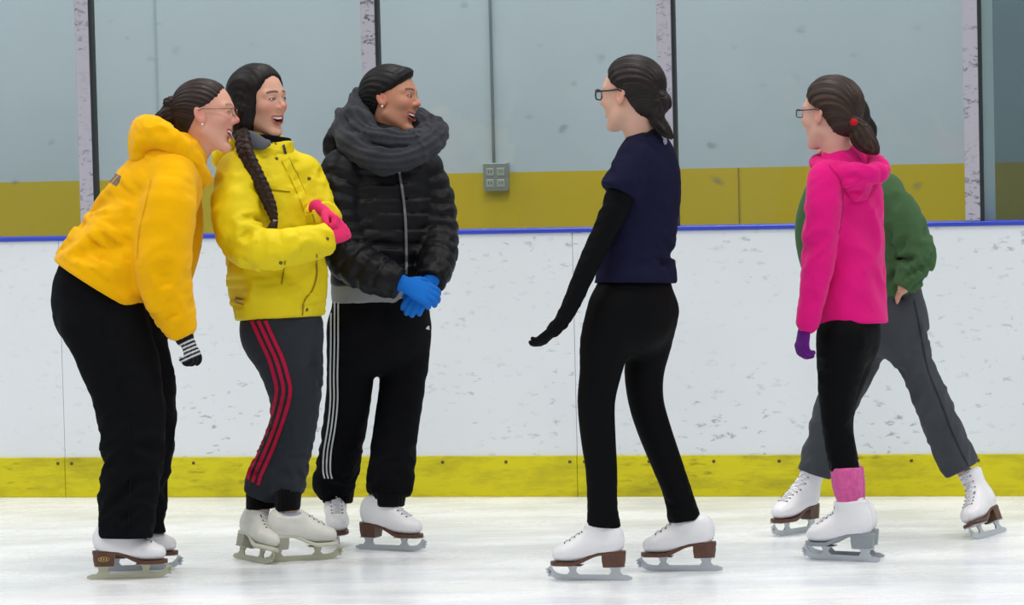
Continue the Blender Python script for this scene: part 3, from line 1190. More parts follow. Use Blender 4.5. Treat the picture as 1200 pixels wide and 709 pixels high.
class Hair:
    """hair cap in head coordinates; strands converge on TIE; extra chains in head coordinates"""
    def __init__(s, H, us, fs, th=.009, tie=(-.11, 0, 0), groove=.0012, freq=46, nape=True, extra=None, lift=0.0, vol=(0, 0, 0)):
        s.H, s.us, s.fs, s.th, s.tie, s.g, s.fq, s.nape, s.extra, s.lift, s.vol = H, us, fs, th, np.array(tie), groove, freq, nape, extra, lift, vol

    def strand(s, q):
        v = q - s.tie
        return np.arctan2(v[:, 1], v[:, 2] + .35 * np.maximum(v[:, 0], 0)) * s.fq

    def sdf_m(s, q):
        th = s.th
        fb = np.interp(q[:, 2], s.us, s.fs) + .0012 * np.sin(q[:, 1] * 420)
        tp = np.sqrt(np.clip((fb + .004 - q[:, 0]) / .045, 0, 1))
        d = ell(q, (-.014, 0, .030 + s.lift), (.101 + s.vol[0] * .3, .080 + s.vol[1] * .3, .089 + s.vol[2] * .3)) - (th - .003 + max(s.vol) * .7) * tp
        if s.nape:
            d = smin(d, ell(q, (-.048, 0, -.030), (.056 + th * .6, .056 + th * .6, .056)), .03)
        d = smax(d, (q[:, 0] - fb) * .75, .008)
        ph = s.strand(q)
        d = d - s.g * (np.sin(ph) + .6 * np.sin(ph * 2.3 + 1.0))
        return d

    def cap(s, P):
        q = s.H.loc(P)
        lo, hi = q.min(0), q.max(0)
        if (lo > .18).any() or (hi < -.2).any():
            return np.full(len(P), 1e3)
        return s.sdf_m(q) / s.H.k

    def __call__(s, P):
        D = s.cap(P)
        for ch, k in (s.extra or []):
            D = smin(D, ch(P), k)
        return D

    def prep(s, Cn, rho):
        for ch, k in (s.extra or []):
            ch.prep(Cn, rho)

    def at(s, ib, P):
        D = s.cap(P)
        for ch, k in (s.extra or []):
            d = ch.at(ib, P)
            if d is not None:
                D = smin(D, d, k)
        return D

    def box(s):
        lo, hi = s.H.box()
        for ch, k in (s.extra or []):
            b = ch.box()
            lo, hi = np.minimum(lo, b[0]), np.maximum(hi, b[1])
        return lo, hi

    def cols(s, P, rgb, hi=0.5):
        q = s.H.loc(P)
        ph = s.strand(q)
        n = vnoise(np.stack([ph * .35, np.linalg.norm(q, axis=1) * 22, ph * 0 + 3], 1))
        return np.array(lin(rgb)) * (1 + hi * n)[:, None]


def strands(amp, nn=7, tw=0.05, seed=0):
    return lambda S, U, P: amp * np.sin(U * nn + S * tw + seed) + amp * .5 * np.sin(U * (nn * 2 + 1) - S * tw * 1.7)


# ------------------------------------------------------------------ people
M_skin = fabric('skin', (200, 150, 130), 0.5, 0.05, 300, 0.04, vscale=20, sheen=0.05, spec=0.35, col_attr=True)
M_skin.node_tree.nodes['Principled BSDF'].inputs['Subsurface Weight'].default_value = 0.12
M_skin.node_tree.nodes['Principled BSDF'].inputs['Subsurface Radius'].default_value = (0.008, 0.003, 0.0015)
M_hair = fabric('hair', (40, 30, 26), 0.5, 0.0, var=0.1, sheen=0.0, spec=0.22, col_attr=True)
M_dyed = fabric('knit_yarn', (40, 40, 40), 0.9, 0.5, 500, 0.08, col_attr=True)


class Shrunk:
    """a chain evaluated a little slimmer or fatter"""
    def __init__(s, c, g):
        s.c, s.g = c, g

    def __call__(s, P):
        return s.c(P, s.g)

    def prep(s, Cn, rho):
        s.c.prep(Cn, rho, s.g)

    def at(s, ib, P):
        return s.c.at(ib, P, s.g)

    def box(s):
        return s.c.box()


class Person:
    def __init__(s, label, xref, feet):
        """feet: list of dicts for make_skate"""
        gs = [ground(f['px'], f['py']) for f in feet]
        D = float(np.mean([(g - CPOS) @ CF for g in gs]))
        yg = float(np.mean([f['py'] for f in feet]))
        b = np.mean(gs, 0)
        ym = yg - 280.0
        D = float((b + np.array([0, 0, 280.0 * D / FPX]) - CPOS) @ CF)
        s.fr = Frame(xref, ym, D)
        s.base = np.array([b[0], b[1], 0.0])
        s.root = tag(empty('person', tuple(s.base)), label, 'person', 'skaters chatting on the ice')
        s.ank = []
        for f in feet:
            sk, a = make_skate(s.root, s.base, **f)
            s.ank.append(s.fr.local(a))
        s.body = []

    def rel(s, P):
        return s.fr.world(P) - s.base

    def pt(s, *a):
        return s.fr.pt(*a)

    def chain(s, sts, side, body=True, shrink=0.80, bk=8.0, limb=False, **kw):
        """sts rows: px, py, off, w[, d]"""
        pos = [s.pt(*r[:3]) for r in sts]
        w = [r[3] for r in sts]
        d = [r[4] if len(r) > 4 else r[3] for r in sts]
        c = Chain(pos, w, d, side, **kw)
        if body and limb:
            cp = np.linspace(.055, .021, len(sts)) / s.fr.mpp
            s.body.append((Chain(pos, np.minimum(np.array(w) * .8, cp), None, side), bk))
        elif body:
            cuts = {k: kw[k] for k in ('cut0', 'cutn0') if k in kw}
            s.body.append((Chain(pos, np.array(w) * shrink, np.array(d) * shrink, side, **cuts), bk))
        return c

    def leg(s, sts, hip, ankle, side=(1, 0, 0), to_ankle=True, **kw):
        """sts rows: px, py, w[, d]; depth runs from hip offset to the skate's ankle offset"""
        ao = s.fr.off(ankle)
        y0, y1 = sts[0][1], -ankle[2]
        rows = []
        for r in sts:
            t = (r[1] - y0) / (y1 - y0)
            rows.append((r[0], r[1], hip + (ao - hip) * t) + tuple(r[2:]))
        c = s.chain(rows, side, body=False, **kw)
        pos = [s.pt(*r[:3]) for r in rows]
        wb = [min(r[3] * .8, (.085 - .058 * i / (len(rows) - 1)) / s.fr.mpp) for i, r in enumerate(rows)]
        pos.append(ankle)
        wb.append(.024 / s.fr.mpp)
        s.body.append((Chain(pos, wb, None, side), 8.0))
        s.last_rows = rows
        return c

    def garment(s, name, sdf, mat, res=2.0, parent=None, colfn=None, box=None):
        lo, hi = box if box is not None else sdf.box()
        v, f = surfnet(sdf, lo, hi, res * 1.25)
        cols = colfn(v) if colfn is not None else None
        return mesh_obj(name, s.rel(v), f, mat, parent or s.root, True, cols)

    def build_body(s, head, skin, neck, hands=(), shrink_hands=-1.8, res=4.4, fine=1.0, **paint):
        """one continuous figure: coarse under the clothes, fine from the neck up"""
        nk = Chain([head.px((-.022, 0, -.045))[0], head.px((-.026, 0, -.095))[0], s.pt(*neck)], [.050 / s.fr.mpp, .048 / s.fr.mpp, .056 / s.fr.mpp], None, (1, 0, 0))
        U = Union([(head, 1.0), (nk, .022 / s.fr.mpp)] + s.body + [(Shrunk(h, shrink_hands), 2.0) for h in hands])
        cpt, ax = s.pt(*neck), nrm(head.px((-.022, 0, -.05))[0] - s.pt(*neck))
        hb = head.box()

        def up(v):
            return ((v - cpt) @ ax > 0) & ((v > hb[0]) & (v < hb[1])).all(1)
        lo, hi = U.box()
        v1, f1 = surfnet(U, lo, hi, res)
        k = up(v1 - ax * res)
        f1 = f1[~k[f1].all(1)]
        lo2 = np.array([hb[0][0], hb[0][1], min(cpt[2], head.o[2] - .1 / s.fr.mpp)])
        v2, f2 = surfnet(U, np.maximum(lo2, hb[0]), hb[1], fine)
        f2 = f2[up(v2)[f2].all(1)]
        v = np.vstack([v1, v2])
        f = np.vstack([f1, f2 + len(v1)])
        used = np.unique(f)
        mp = np.full(len(v), -1)
        mp[used] = np.arange(len(used))
        v, f = v[used], mp[f]
        return mesh_obj('body', s.rel(v), f, M_skin, s.root, True, head.paint(v, skin, **paint))

    def trace(s, sdf, pts, start=-160.0):
        """march picture places straight away from the camera onto the garment"""
        pts = np.atleast_2d(np.asarray(pts, float))
        p = np.stack([pts[:, 0], start + (s.fr.y - pts[:, 1]) * s.fr.tilt, -pts[:, 1]], 1)
        live = np.arange(len(p))
        for _ in range(60):
            d = sdf(p[live])
            go = d > .15
            p[live[go], 1] += np.clip(d[go] * .75, .1, 20)
            live = live[go]
            live = live[p[live, 1] < 160]
            if not len(live):
                break
        p[p[:, 1] >= 160, 1] = np.nan
        return p

    def ribbon(s, name, sdf, pts, width, mat, parent, lift=.6, thick=1.2, sub=4, smooth=True):
        A = catmull([(x, y, 0) for x, y in pts], sub)[:, :2] if len(pts) > 2 else np.array([np.add(pts[0], (np.subtract(pts[1], pts[0])) * t) for t in np.linspace(0, 1, 8)])
        V, Fc = [], []
        wd = np.interp(np.linspace(0, 1, len(A)), np.linspace(0, 1, len(width)), width) if hasattr(width, '__len__') else np.full(len(A), width)
        T = np.gradient(A, axis=0)
        NN = np.array([nrm((-t[1], t[0])) for t in T])
        n_ = len(A)
        tr = s.trace(sdf, np.vstack([A - NN * wd[:, None] * .5, A + NN * wd[:, None] * .5, A]))
        ok_ = [i for i in range(n_) if not np.isnan(tr[2 * n_ + i, 1])]
        for i in ok_:
            row, md = [tr[i], tr[n_ + i]], tr[2 * n_ + i]
            for r in row:
                if np.isnan(r[1]):
                    r[:] = md * .7 + np.array([r[0], md[1], r[2]]) * .3
                if abs(r[1] - md[1]) > wd[i] * 1.5 + 3:
                    r[1] = md[1] + np.sign(r[1] - md[1]) * min(abs(r[1] - md[1]), wd[i])
            V += [row[0] + (0, -lift, 0), row[1] + (0, -lift, 0), row[1] + (0, thick, 0), row[0] + (0, thick, 0)]
        for i in range(len(ok_) - 1):
            a, b = 4 * i, 4 * i + 4
            for j in range(4):
                jj = (j + 1) % 4
                Fc.append((a + j, a + jj, b + jj, b + j))
        Fc += [(0, 3, 2, 1), (len(V) - 4, len(V) - 3, len(V) - 2, len(V) - 1)]
        return mesh_obj(name, s.rel(np.array(V)), Fc, mat, parent, False)

    def dot(s, name, sdf, px, py, r, mat, parent, flat=.5):
        p = s.trace(sdf, [(px, py)])[0]
        q = MB(); q.ball(p, (r, r * flat, r), 10, 6)
        return mesh_obj(name, s.rel(np.array(q.v)), q.f, mat, parent)


def hand(wrist, F, N, L, thumb=1, curl=(25, 35, 25), spread=0.04, tcurl=.35, fat=1.0, step=(0, 0, 0, 0)):
    """palm, four fingers and a thumb; F along the hand, N out of the palm, thumb side = thumb * F x N"""
    F = nrm(F)
    N = nrm(np.asarray(N, float) - np.dot(N, F) * F)
    T = thumb * np.cross(F, N)
    w = np.asarray(wrist, float)
    mg = 14.0
    out = [Chain([w - F * .34 * L, w - F * .1 * L, w + F * .08 * L, w + F * .28 * L, w + F * .46 * L], np.array([.17, .16, .16, .205, .215]) * L * fat, np.array([.16, .13, .10, .085, .070]) * L * fat, T, margin=mg)]
    for i in range(4):
        o = .165 - .108 * i
        root = w + F * (.45 - .035 * (i == 3) - .012 * (i == 0)) * L + T * o * L - N * .005 * L
        ln = (.40, .45, .42, .33)[i] * L
        d = nrm(F + T * spread * (1.5 - i) * 1.5)
        pts, ang, p = [root], 0.0, root
        for j, fr_ in enumerate((.45, .31, .24)):
            ang += math.radians(curl[j] + step[i])
            v = math.cos(ang) * d + math.sin(ang) * N
            p = p + v * ln * fr_
            pts.append(p)
        out.append(Chain(pts, np.array([.062, .056, .050, .042]) * L * fat, None, (0.3, 0.5, 0.8), sub=2, margin=mg))
    r0 = w + F * .10 * L + T * .13 * L + N * .02 * L
    d1 = nrm(F * .62 + T * .62 + N * tcurl)
    d2 = nrm(F * .85 + T * .25 + N * (tcurl + .2))
    d3 = nrm(F * .95 + T * .02 + N * (tcurl + .25))
    p1 = r0 + d1 * .20 * L
    p2 = p1 + d2 * .17 * L
    out.append(Chain([r0, p1, p2, p2 + d3 * .12 * L], np.array([.078, .066, .058, .048]) * L * fat, None, (0.3, 0.5, 0.8), sub=2, margin=mg))
    return out


def glove_union(chains, grow=.6, k=1.6):
    return Union([(Shrunk(c, grow), k if i else 1.0) for i, c in enumerate(chains)])


def sidev(yaw):
    y = math.radians(yaw)
    return np.array([-math.sin(y), math.cos(y), 0])


def facev(yaw):
    y = math.radians(yaw)
    return np.array([math.cos(y), math.sin(y), 0])


M_blackcloth = fabric('black_cotton', (13, 14, 17), 0.85, 0.3, 300, 0.15, sheen=0)
M_legging = fabric('black_stretch', (9, 10, 12), 0.7, 0.15, 500, 0.12, sheen=0)
M_pearl = plain('pearl', (240, 232, 224), 0.25)
Y_ = (0.05, 1, 0.05)
X_ = (1, 0, 0)


# ---- leaning skater in the golden hoodie
def person_hoodie():
    P = Person('person bending forward laughing in golden hoodie and black trousers', 150,
               [dict(px=153, py=678, heading=4, lean=.15, stamp=True, steel=M_steelW, top=.18), dict(px=166, py=668, heading=8, lean=.1, top=.18)])
    sd = sidev(-4)
    leg1 = P.leg([(121, 374, 49, 32), (140, 425, 46, 35), (152, 475, 40, 34), (156, 525, 37, 32), (151, 575, 34, 30), (147, 629, 32, 29)], -32, P.ank[0], cut1=True, cutn1=(0, 0, -1),
                 disp=folds(2.6, 20, 1.2, 1.0, lambda S: .35 + .65 * np.clip((S - 60) / 90, 0, 1)))
    leg2 = P.leg([(134, 370, 46, 38), (160, 425, 42, 34), (172, 475, 35, 32), (174, 525, 30, 30), (171, 575, 26, 28), (168, 628, 25, 27)], 30, P.ank[1], cut1=True, cutn1=(0, 0, -1), disp=folds(2.0, 22, 1.2, 4.0))
    pel = P.chain([(136, 303, 0, 44, 38), (117, 333, 0, 56, 53), (116, 362, 0, 58, 54), (126, 388, 0, 50, 44)], sd, disp=folds(1.0, 26, 1, 2))
    tr = Union([pel, (leg1, 14), (leg2, 14)])
    trous = P.garment('trousers', tr, M_blackcloth, 2.2)
    P.ribbon('side_seam', tr, [(118, 372), (135, 430), (150, 490), (153, 560), (150, 622)], 1.6, fabric('black_seam', (12, 13, 15)), trous, lift=.8)
    # hoodie
    tor = P.chain([(117, 333, 0, 74, 60), (133, 309, 0, 72, 59), (152, 279, 0, 66, 55), (172, 245, 0, 62, 54), (190, 217, 0, 60, 47), (204, 196, 0, 54, 37), (214, 182, 0, 38, 28)], sd,
                  cut0=True, cutn0=(-.55, 0, -.80), shrink=.68, disp=folds(3.4, 24, 1.5, 7.0, lambda S: .5 + .8 * np.exp(-((S - 30) / 45) ** 2)))
    arm = P.chain([(200, 212, -44, 27), (196, 245, -58, 33), (190, 290, -64, 34), (191, 325, -64, 32), (200, 358, -62, 26), (208, 380, -60, 20)], Y_, limb=True, disp=folds(2.2, 22, 1.2, 3.3, lambda S: .35 + .65 * np.clip((S - 60) / 80, 0, 1)))
    arm2 = P.chain([(207, 212, 44, 26), (212, 250, 56, 27), (212, 285, 58, 25), (203, 330, 52, 21), (196, 362, 48, 16)], Y_, limb=True)
    cuff = P.chain([(206, 374, -60, 19.5, 19.5), (213, 391, -59, 16.5, 16.5)], Y_, body=False, cut1=True)
    hem = P.chain([(115, 337, 0, 73, 61), (123, 324, 0, 74, 61)], sd, body=False, cut0=True, cut1=True)
    M_h = fabric('golden_fleece', (240, 178, 0), 0.92, 0.35, 260, 0.07, sheen=0.35)
    top = Union([tor, (arm, 9), (arm2, 9), (cuff, 3), (hem, 2)])
    hoodie = P.garment('hoodie', top, M_h, 2.2)
    ring = Chain([P.pt(*r) for r in ((238, 210, -6), (226, 191, -30), (200, 168, -40), (176, 156, -22), (172, 155, 22), (196, 166, 40), (224, 189, 30), (238, 208, 8))], [8, 11, 15, 18, 18, 15, 11, 8], [9, 12, 16, 18, 18, 16, 12, 9], Y_, closed=True, disp=folds(1.6, 16, 1, 9.0))
    pouch = P.chain([(182, 158, 0, 40, 18), (170, 168, 0, 42, 19), (165, 184, 0, 34, 13)], sd, body=False, disp=folds(1.8, 14, 1.4, 2.2))
    P.garment('hood', Union([ring, (pouch, 8)]), M_h, 2.0, parent=hoodie)
    # worn dark print on the upper back
    M_pr = fabric('faded_print', (124, 108, 104), 0.9)
    inw, alo = nrm((.84, 0, -.55)), nrm((.55, 0, .84))
    for k in range(9):                                   # a row of faded letters running across the back
        o0 = -34 + 9.6 * k
        V = []
        for a_ in (-6.5, -2.2, 2.2, 6.5):
            for b_ in (0.0, 5.6 - 1.6 * (k % 3)):
                p = P.pt(134, 211, o0 + b_) + alo * a_ - inw * 60
                for _ in range(80):
                    dd = float(top(p[None])[0])
                    if dd < .1:
                        break
                    p = p + inw * max(dd * .7, .1)
                V.append(p - inw * .7)
        V = np.array(V)
        V = np.vstack([V, V + inw * 1.4])
        fq = [(0, 1, 3, 2), (2, 3, 5, 4), (4, 5, 7, 6), (10, 11, 9, 8), (12, 13, 11, 10), (14, 15, 13, 12), (0, 2, 10, 8), (2, 4, 12, 10), (4, 6, 14, 12), (3, 1, 9, 11), (5, 3, 11, 13), (7, 5, 13, 15), (1, 0, 8, 9), (6, 7, 15, 14)]
        mesh_obj('print_letter', P.rel(V), fq, M_pr, hoodie, False)
    # shoulder seam
    P.ribbon('sleeve_seam', top, [(176, 214), (170, 240), (162, 275), (160, 305)], 1.4, fabric('golden_seam', (228, 164, 0)), hoodie, lift=.7)
    # glove, hanging hand with curled fingers
    hc = hand(P.pt(214, 393, -59), (.42, -.05, -.9), (-.62, .70, -.32), 50, thumb=1, curl=(26, 46, 38), fat=1.0, step=(-12, 0, 4, 10), spread=.10)

    def gl(v):
        c = np.tile(np.array(lin((24, 24, 28))), (len(v), 1))
        t = (v - P.pt(214, 393, -59)) @ nrm((.42, -.05, -.9))
        st = (t > 8) & (t < 29) & (((t - 8) % 4.4) < 2.0)
        c[st] = lin((208, 208, 212))
        return c
    gc = Chain([P.pt(210, 384, -60), P.pt(215, 396, -59)], [12.5, 11], None, Y_)
    P.garment('glove', Union([gc] + [(x[0], 1.5) for x in glove_union(hc).items]), M_dyed, .75, colfn=gl)
    hc2 = hand(P.pt(195, 364, 47), (.1, -.1, -.99), (-.9, .1, -.1), 50, thumb=-1)
    P.garment('glove', glove_union(hc2), M_blackcloth, 1.2)
    # head
    H = Head(P.fr, 241, 135, -3, -11, 3, -2, 1.04, 1.0)
    P.build_body(H, (212, 158, 138), (222, 184, 0), hc + hc2, nose=.75, brow=(150, 110, 90), blush=.5)
    face_parts(P, H, P.root)
    bun = [(Chain(H.px([(-.105, 0, .012), (-.128, -.004, .004), (-.148, 0, -.006)]), [9, 11, 9], None, Y_, disp=strands(.9, 5, .2)), 3.0),
           (Chain(H.px([(-.098, -.02, .045), (-.120, .0, .040), (-.112, .02, .020)]), [6, 9, 7], None, Y_, disp=strands(.9, 5, .3)), 3.0)]
    hair = Hair(H, [-.09, -.05, -.02, .012, .030, .055, .085, .12], [-.075, -.050, -.030, -.012, .022, .050, .064, .07], .006, tie=(-.12, 0, .01), extra=bun)
    P.garment('hair', hair, M_hair, .9, colfn=lambda v: hair.cols(v, (44, 33, 31), .55))
    glasses(P, H, P.root, plain('thin_bronze_frame', (120, 84, 60), .4, .5), .024, .014, .0011)
    q = MB(); q.ball((.0, -.089, -.040), .0042)
    mesh_obj('earring', P.rel(H.px(np.array(q.v))), q.f, M_pearl, P.root)
    # dark collar of the shirt underneath
    col = P.chain([(214, 184, 0, 24, 22), (226, 168, 0, 19.5, 20)], sd, body=False, cut1=True)
    P.garment('shirt_collar', col, fabric('dark_shirt', (44, 44, 48)), 1.6)


# ---- smiling skater in the lemon ski jacket
def person_jacket():
    P = Person('person smiling in lemon yellow ski jacket with long braid and pink gloves', 325,
               [dict(px=296, py=658, heading=-58, roll=-17, lean=.05, old=True, sole='W', lining=M_pinkl, steel=M_steelW, top=.178),
                dict(px=355, py=657, heading=14, lean=.12, old=True, sole='W', lining=M_greyl, steel=M_steelW, top=.158)])
    sd = sidev(-42)
    M_tr = fabric('charcoal_jersey', (44, 48, 54), 0.88, 0.25, 320, 0.12)
    leg1 = P.leg([(313, 385, 31, 32), (330, 425, 29, 30), (342, 462, 27, 28), (341, 500, 26, 26), (327, 538, 26, 25), (311, 570, 25, 24), (306, 582, 19, 20)], -22, P.ank[0], cut1=True,
                 disp=folds(2.4, 11, 1.2, 1.5, lambda S: .25 + .75 * np.clip((S - 95) / 70, 0, 1)))
    leg2 = P.leg([(348, 385, 29, 30), (353, 425, 25, 28), (353, 462, 23, 26), (347, 500, 22, 24), (341, 538, 22, 23), (338, 566, 20, 21), (337, 578, 17, 18)], 20, P.ank[1], cut1=True, disp=folds(2.0, 11, 1.2, 4.5))
    pel = P.chain([(329, 350, 0, 44, 34), (329, 372, 0, 50, 39), (330, 392, 0, 53, 41)], sd)
    tr = Union([pel, (leg1, 10), (leg2, 10)])
    trous = P.garment('track_trousers', tr, M_tr, 2.0)
    M_red = fabric('red_stripe', (176, 26, 62), .8)
    base = [(303, 376), (314, 400), (323, 420), (329, 440), (332, 456), (329, 475), (320, 505), (308, 535), (300, 553), (296, 566)]
    for k in (-1, 0, 1):
        P.ribbon('stripe', tr, [(x + k * 8.0 * (1 if y < 500 else .8), y + k * (0 if y < 490 else 3)) for x, y in base], 4.2, M_red, trous, lift=1.4, sub=8)
    M_rib = fabric('black_ribbing', (13, 13, 15), .9, .4, 260)
    c1 = P.leg([(308, 576, 20, 20), (305, 599, 17, 17)], P.fr.off(P.ank[0]), P.ank[0], cut1=True, disp=lambda S, U, Q: .5 * np.sin(U * 22), cutn1=(.1, 0, -1))
    P.garment('trouser_cuff', c1, M_rib, 1.4, parent=trous)
    c2 = P.leg([(338, 574, 16, 17), (337, 599, 14.5, 15.5)], P.fr.off(P.ank[1]), P.ank[1], cut1=True, disp=lambda S, U, Q: .5 * np.sin(U * 22), cutn1=(.1, 0, -1))
    P.garment('trouser_cuff', c2, M_rib, 1.4, parent=trous)
    sk = P.leg([(337, 592, 11.5, 11.5), (338, 612, 10.5, 10.5)], P.fr.off(P.ank[1]), P.ank[1])
    P.garment('sock', sk, fabric('coral_sock', (222, 140, 124), .9), 1.4)
    # jacket
    M_j = fabric('lemon_shell', (226, 204, 20), 0.6, 0.12, 90, 0.06, sheen=0, spec=.2)
    tor = P.chain([(327, 372, 0, 58, 44), (327, 352, 0, 62, 48), (325, 325, 0, 66, 51), (321, 285, 0, 62, 50), (316, 245, 0, 61, 48), (312, 213, 0, 58, 42), (309, 193, 0, 46, 33), (307, 178, 0, 33, 27)], sd,
                  cut0=True, cutn0=(.06, 0, -1), disp=folds(2.6, 24, 1.5, 6.0, lambda S: .6 + .5 * np.exp(-((S - 35) / 30) ** 2)))
    a1 = P.chain([(282, 205, -36, 27), (277, 240, -54, 28), (282, 275, -70, 27), (302, 294, -82, 25), (335, 292, -88, 22), (362, 287, -84, 20), (384, 281, -74, 18)], Y_, limb=True, cut1=True, disp=folds(2.3, 15, 1.2, 2.7, lambda S: .5 + .6 * np.exp(-((S - 100) / 45) ** 2)))
    a2 = P.chain([(352, 206, 14, 26), (367, 234, 6, 23), (375, 258, -8, 21), (380, 257, -32, 19), (381, 253, -48, 16)], Y_, limb=True, cut1=True, disp=folds(1.6, 14, 1.2, 8))
    hem = P.chain([(327, 373, 0, 57, 43), (327, 358, 0, 59, 45)], sd, body=False, cut0=True, cutn0=(.06, 0, -1), disp=lambda S, U, Q: .5 * np.sin(U * 40))
    top = Union([tor, (a1, 7), (a2, 7), (hem, 3)])
    jac = P.garment('ski_jacket', top, M_j, 2.0)
    M_seam = fabric('ochre_seam', (150, 128, 16), .8)
    P.ribbon('front_flap', top, [(334, 188), (346, 212), (358, 240), (364, 262)], 9, M_j, jac, lift=1.6, thick=2.5)
    P.ribbon('flap_seam', top, [(338, 186), (350, 210), (362, 240), (368, 262)], 1.6, M_seam, jac, lift=1.4)
    P.ribbon('flap_seam', top, [(370, 300), (371, 322), (366, 340), (357, 352), (354, 370)], 1.8, M_seam, jac, lift=1.0)
    P.ribbon('pocket_flap', top, [(318, 222), (340, 224)], 4, M_j, jac, lift=1.4, thick=2)
    P.ribbon('pocket_seam', top, [(318, 224.5), (340, 226.5)], 1.2, M_seam, jac, lift=1.0)
    P.ribbon('pocket_zip', top, [(334, 308), (330, 334)], 1.6, M_seam, jac, lift=1.0)
    M_snap = plain('brass_snap', (104, 92, 60), .4, .5)
    for x, y in ((324, 188), (382, 282), (329, 310), (359, 363), (362, 210)):
        P.dot('snap', top, x, y, 2.2, M_snap, jac)
    P.ribbon('hem_tab', top, [(277, 351.5), (286, 354)], 5, plain('silver_tab', (176, 176, 170), .35), jac, lift=1.6)
    P.ribbon('hem_tab_border', top, [(275.8, 351.2), (287.2, 354.3)], 7, M_seam, jac, lift=1.2)
    # collar: yellow outside, grey lining folded open on the near side
    colr = P.chain([(309, 192, 0, 40, 32), (311, 178, 0, 36, 31), (312, 169, 0, 34, 30)], sd, body=False, cut1=True, cutn1=(-.12, 0, 1), disp=folds(1.2, 12, 1.2, 3))
    P.garment('collar', colr, M_j, 1.7, parent=jac)
    lin_ = P.chain([(284, 160, -26, 7, 4), (295, 166, -36, 10, 4.5), (306, 171, -39, 8, 4), (315, 170, -39, 4, 3)], (0, 0, 1), body=False)
    P.garment('collar_lining', lin_, fabric('grey_lining_cloth', (100, 104, 112), .7), 1.3, parent=jac)
    hood = P.chain([(262, 186, 6, 15, 12), (266, 178, 26, 20, 14), (290, 170, 44, 20, 14)], Y_, body=False, disp=folds(1.4, 14, 1, 5))
    P.garment('hood', hood, M_j, 2.0, parent=jac)
    zp = P.ribbon('zip', Union([colr]), [(332, 171), (334, 179), (336, 188)], 3.0, plain('zip_metal', (70, 70, 72), .4, .5), jac, lift=1.0)
    ga = P.chain([(309, 186, 0, 27, 27), (312, 172, 0, 27, 27), (314, 160, 0, 27, 28)], sd, body=False, cut1=True, cutn1=(.10, 0, 1), disp=folds(1, 7, 1, 3))
    P.garment('neck_warmer', ga, M_blackcloth, 1.6)
    # hands clasped in pink gloves
    M_pg = fabric('pink_knit', (226, 52, 110), .9, .5, 330, .1, sheen=.3)
    h1 = hand(P.pt(386, 281, -73), (.62, .42, .42), (-.25, .85, -.2), 48, thumb=1, curl=(50, 60, 45), fat=1.15)
    h2 = hand(P.pt(381, 252, -46), (.60, -.60, -.42), (-.3, -.35, -.85), 48, thumb=-1, curl=(48, 55, 40), fat=1.15)
    P.garment('glove', glove_union(h1, .8), M_pg, .9)
    P.garment('glove', glove_union(h2, .8), M_pg, .9)
    H = Head(P.fr, 305, 119.5, -2, -40, 2, 4, 1.02, .88)
    P.build_body(H, (206, 158, 136), (309, 168, 2), h1 + h2, brow=(48, 34, 30), nose=.2, blush=.45)
    face_parts(P, H, P.root)
    # hair: dark, smooth, over the ears, gathered into a braid over the near shoulder
    low = Chain(H.px([(-.005, -.070, .0), (-.015, -.076, -.035), (-.028, -.074, -.075), (-.032, -.070, -.105), (-.03, -.072, -.125)]), [9, 12, 13, 11, 8], [14, 16, 15, 12, 9], H.dir((0, 1, 0)), disp=strands(.5, 8, .02))
    low2 = Chain(H.px([(-.005, .070, .0), (-.015, .072, -.035), (-.03, .060, -.08)]), [9, 10, 8], [13, 14, 11], H.dir((0, 1, 0)), disp=strands(.5, 8, .02))
    hair = Hair(H, [-.10, -.06, -.03, .0, .03, .055, .085, .12], [-.005, .008, .018, .030, .046, .058, .066, .072], .013, tie=(-.05, -.06, -.12), extra=[(low, 8), (low2, 8)], groove=.0007, vol=(.004, .005, .0))
    P.garment('hair', hair, M_hair, 1.0, colfn=lambda v: hair.cols(v, (22, 17, 17), .4))
    path = catmull([P.pt(*r) for r in ((284, 158, -34), (287, 178, -52), (297, 200, -60), (308, 222, -62), (317, 244, -64), (322, 262, -68))], 12)
    T = np.linspace(0, 1, len(path))
    tubes = []
    sdv = np.array([.85, -.3, .4])
    fw = np.array([-.1, -1, 0])
    for k in range(3):
        ph = 2 * math.pi * 5.5 * T + 2 * math.pi * k / 3
        wv = np.interp(T, [0, .15, .8, 1], [5.5, 6.6, 5, 2.5])[:, None]
        pts = path + sdv * np.sin(ph)[:, None] * wv * .75 + fw * np.sin(2 * ph)[:, None] * wv * .38
        tubes.append((Chain(pts, np.interp(T, [0, .15, .8, 1], [4.8, 5.4, 4.2, 2.2]), None, (0, 0, 1), sub=1, disp=strands(.4, 6, .3), margin=14), .8))
    tail = Chain([path[-1], path[-1] + (-3, -1, -7), path[-1] + (-9, 0, -12)], [3.5, 5, 2], None, (0, 1, 0), disp=strands(.5, 5, .2), margin=14)
    br = Union(tubes + [(tail, 1.0)])
    P.garment('braid', br, M_hair, .9, colfn=lambda v: np.array(lin((46, 32, 28))) * (1 + .5 * vnoise(v * .5))[:, None])
    q = MB(); q.ball(path[-1] + np.array([0, 0, 1]), (4.2, 4.2, 3), 10, 6)
    mesh_obj('hair_tie', P.rel(np.array(q.v)), q.f, plain('lilac_tie', (150, 130, 140), .7), P.root)


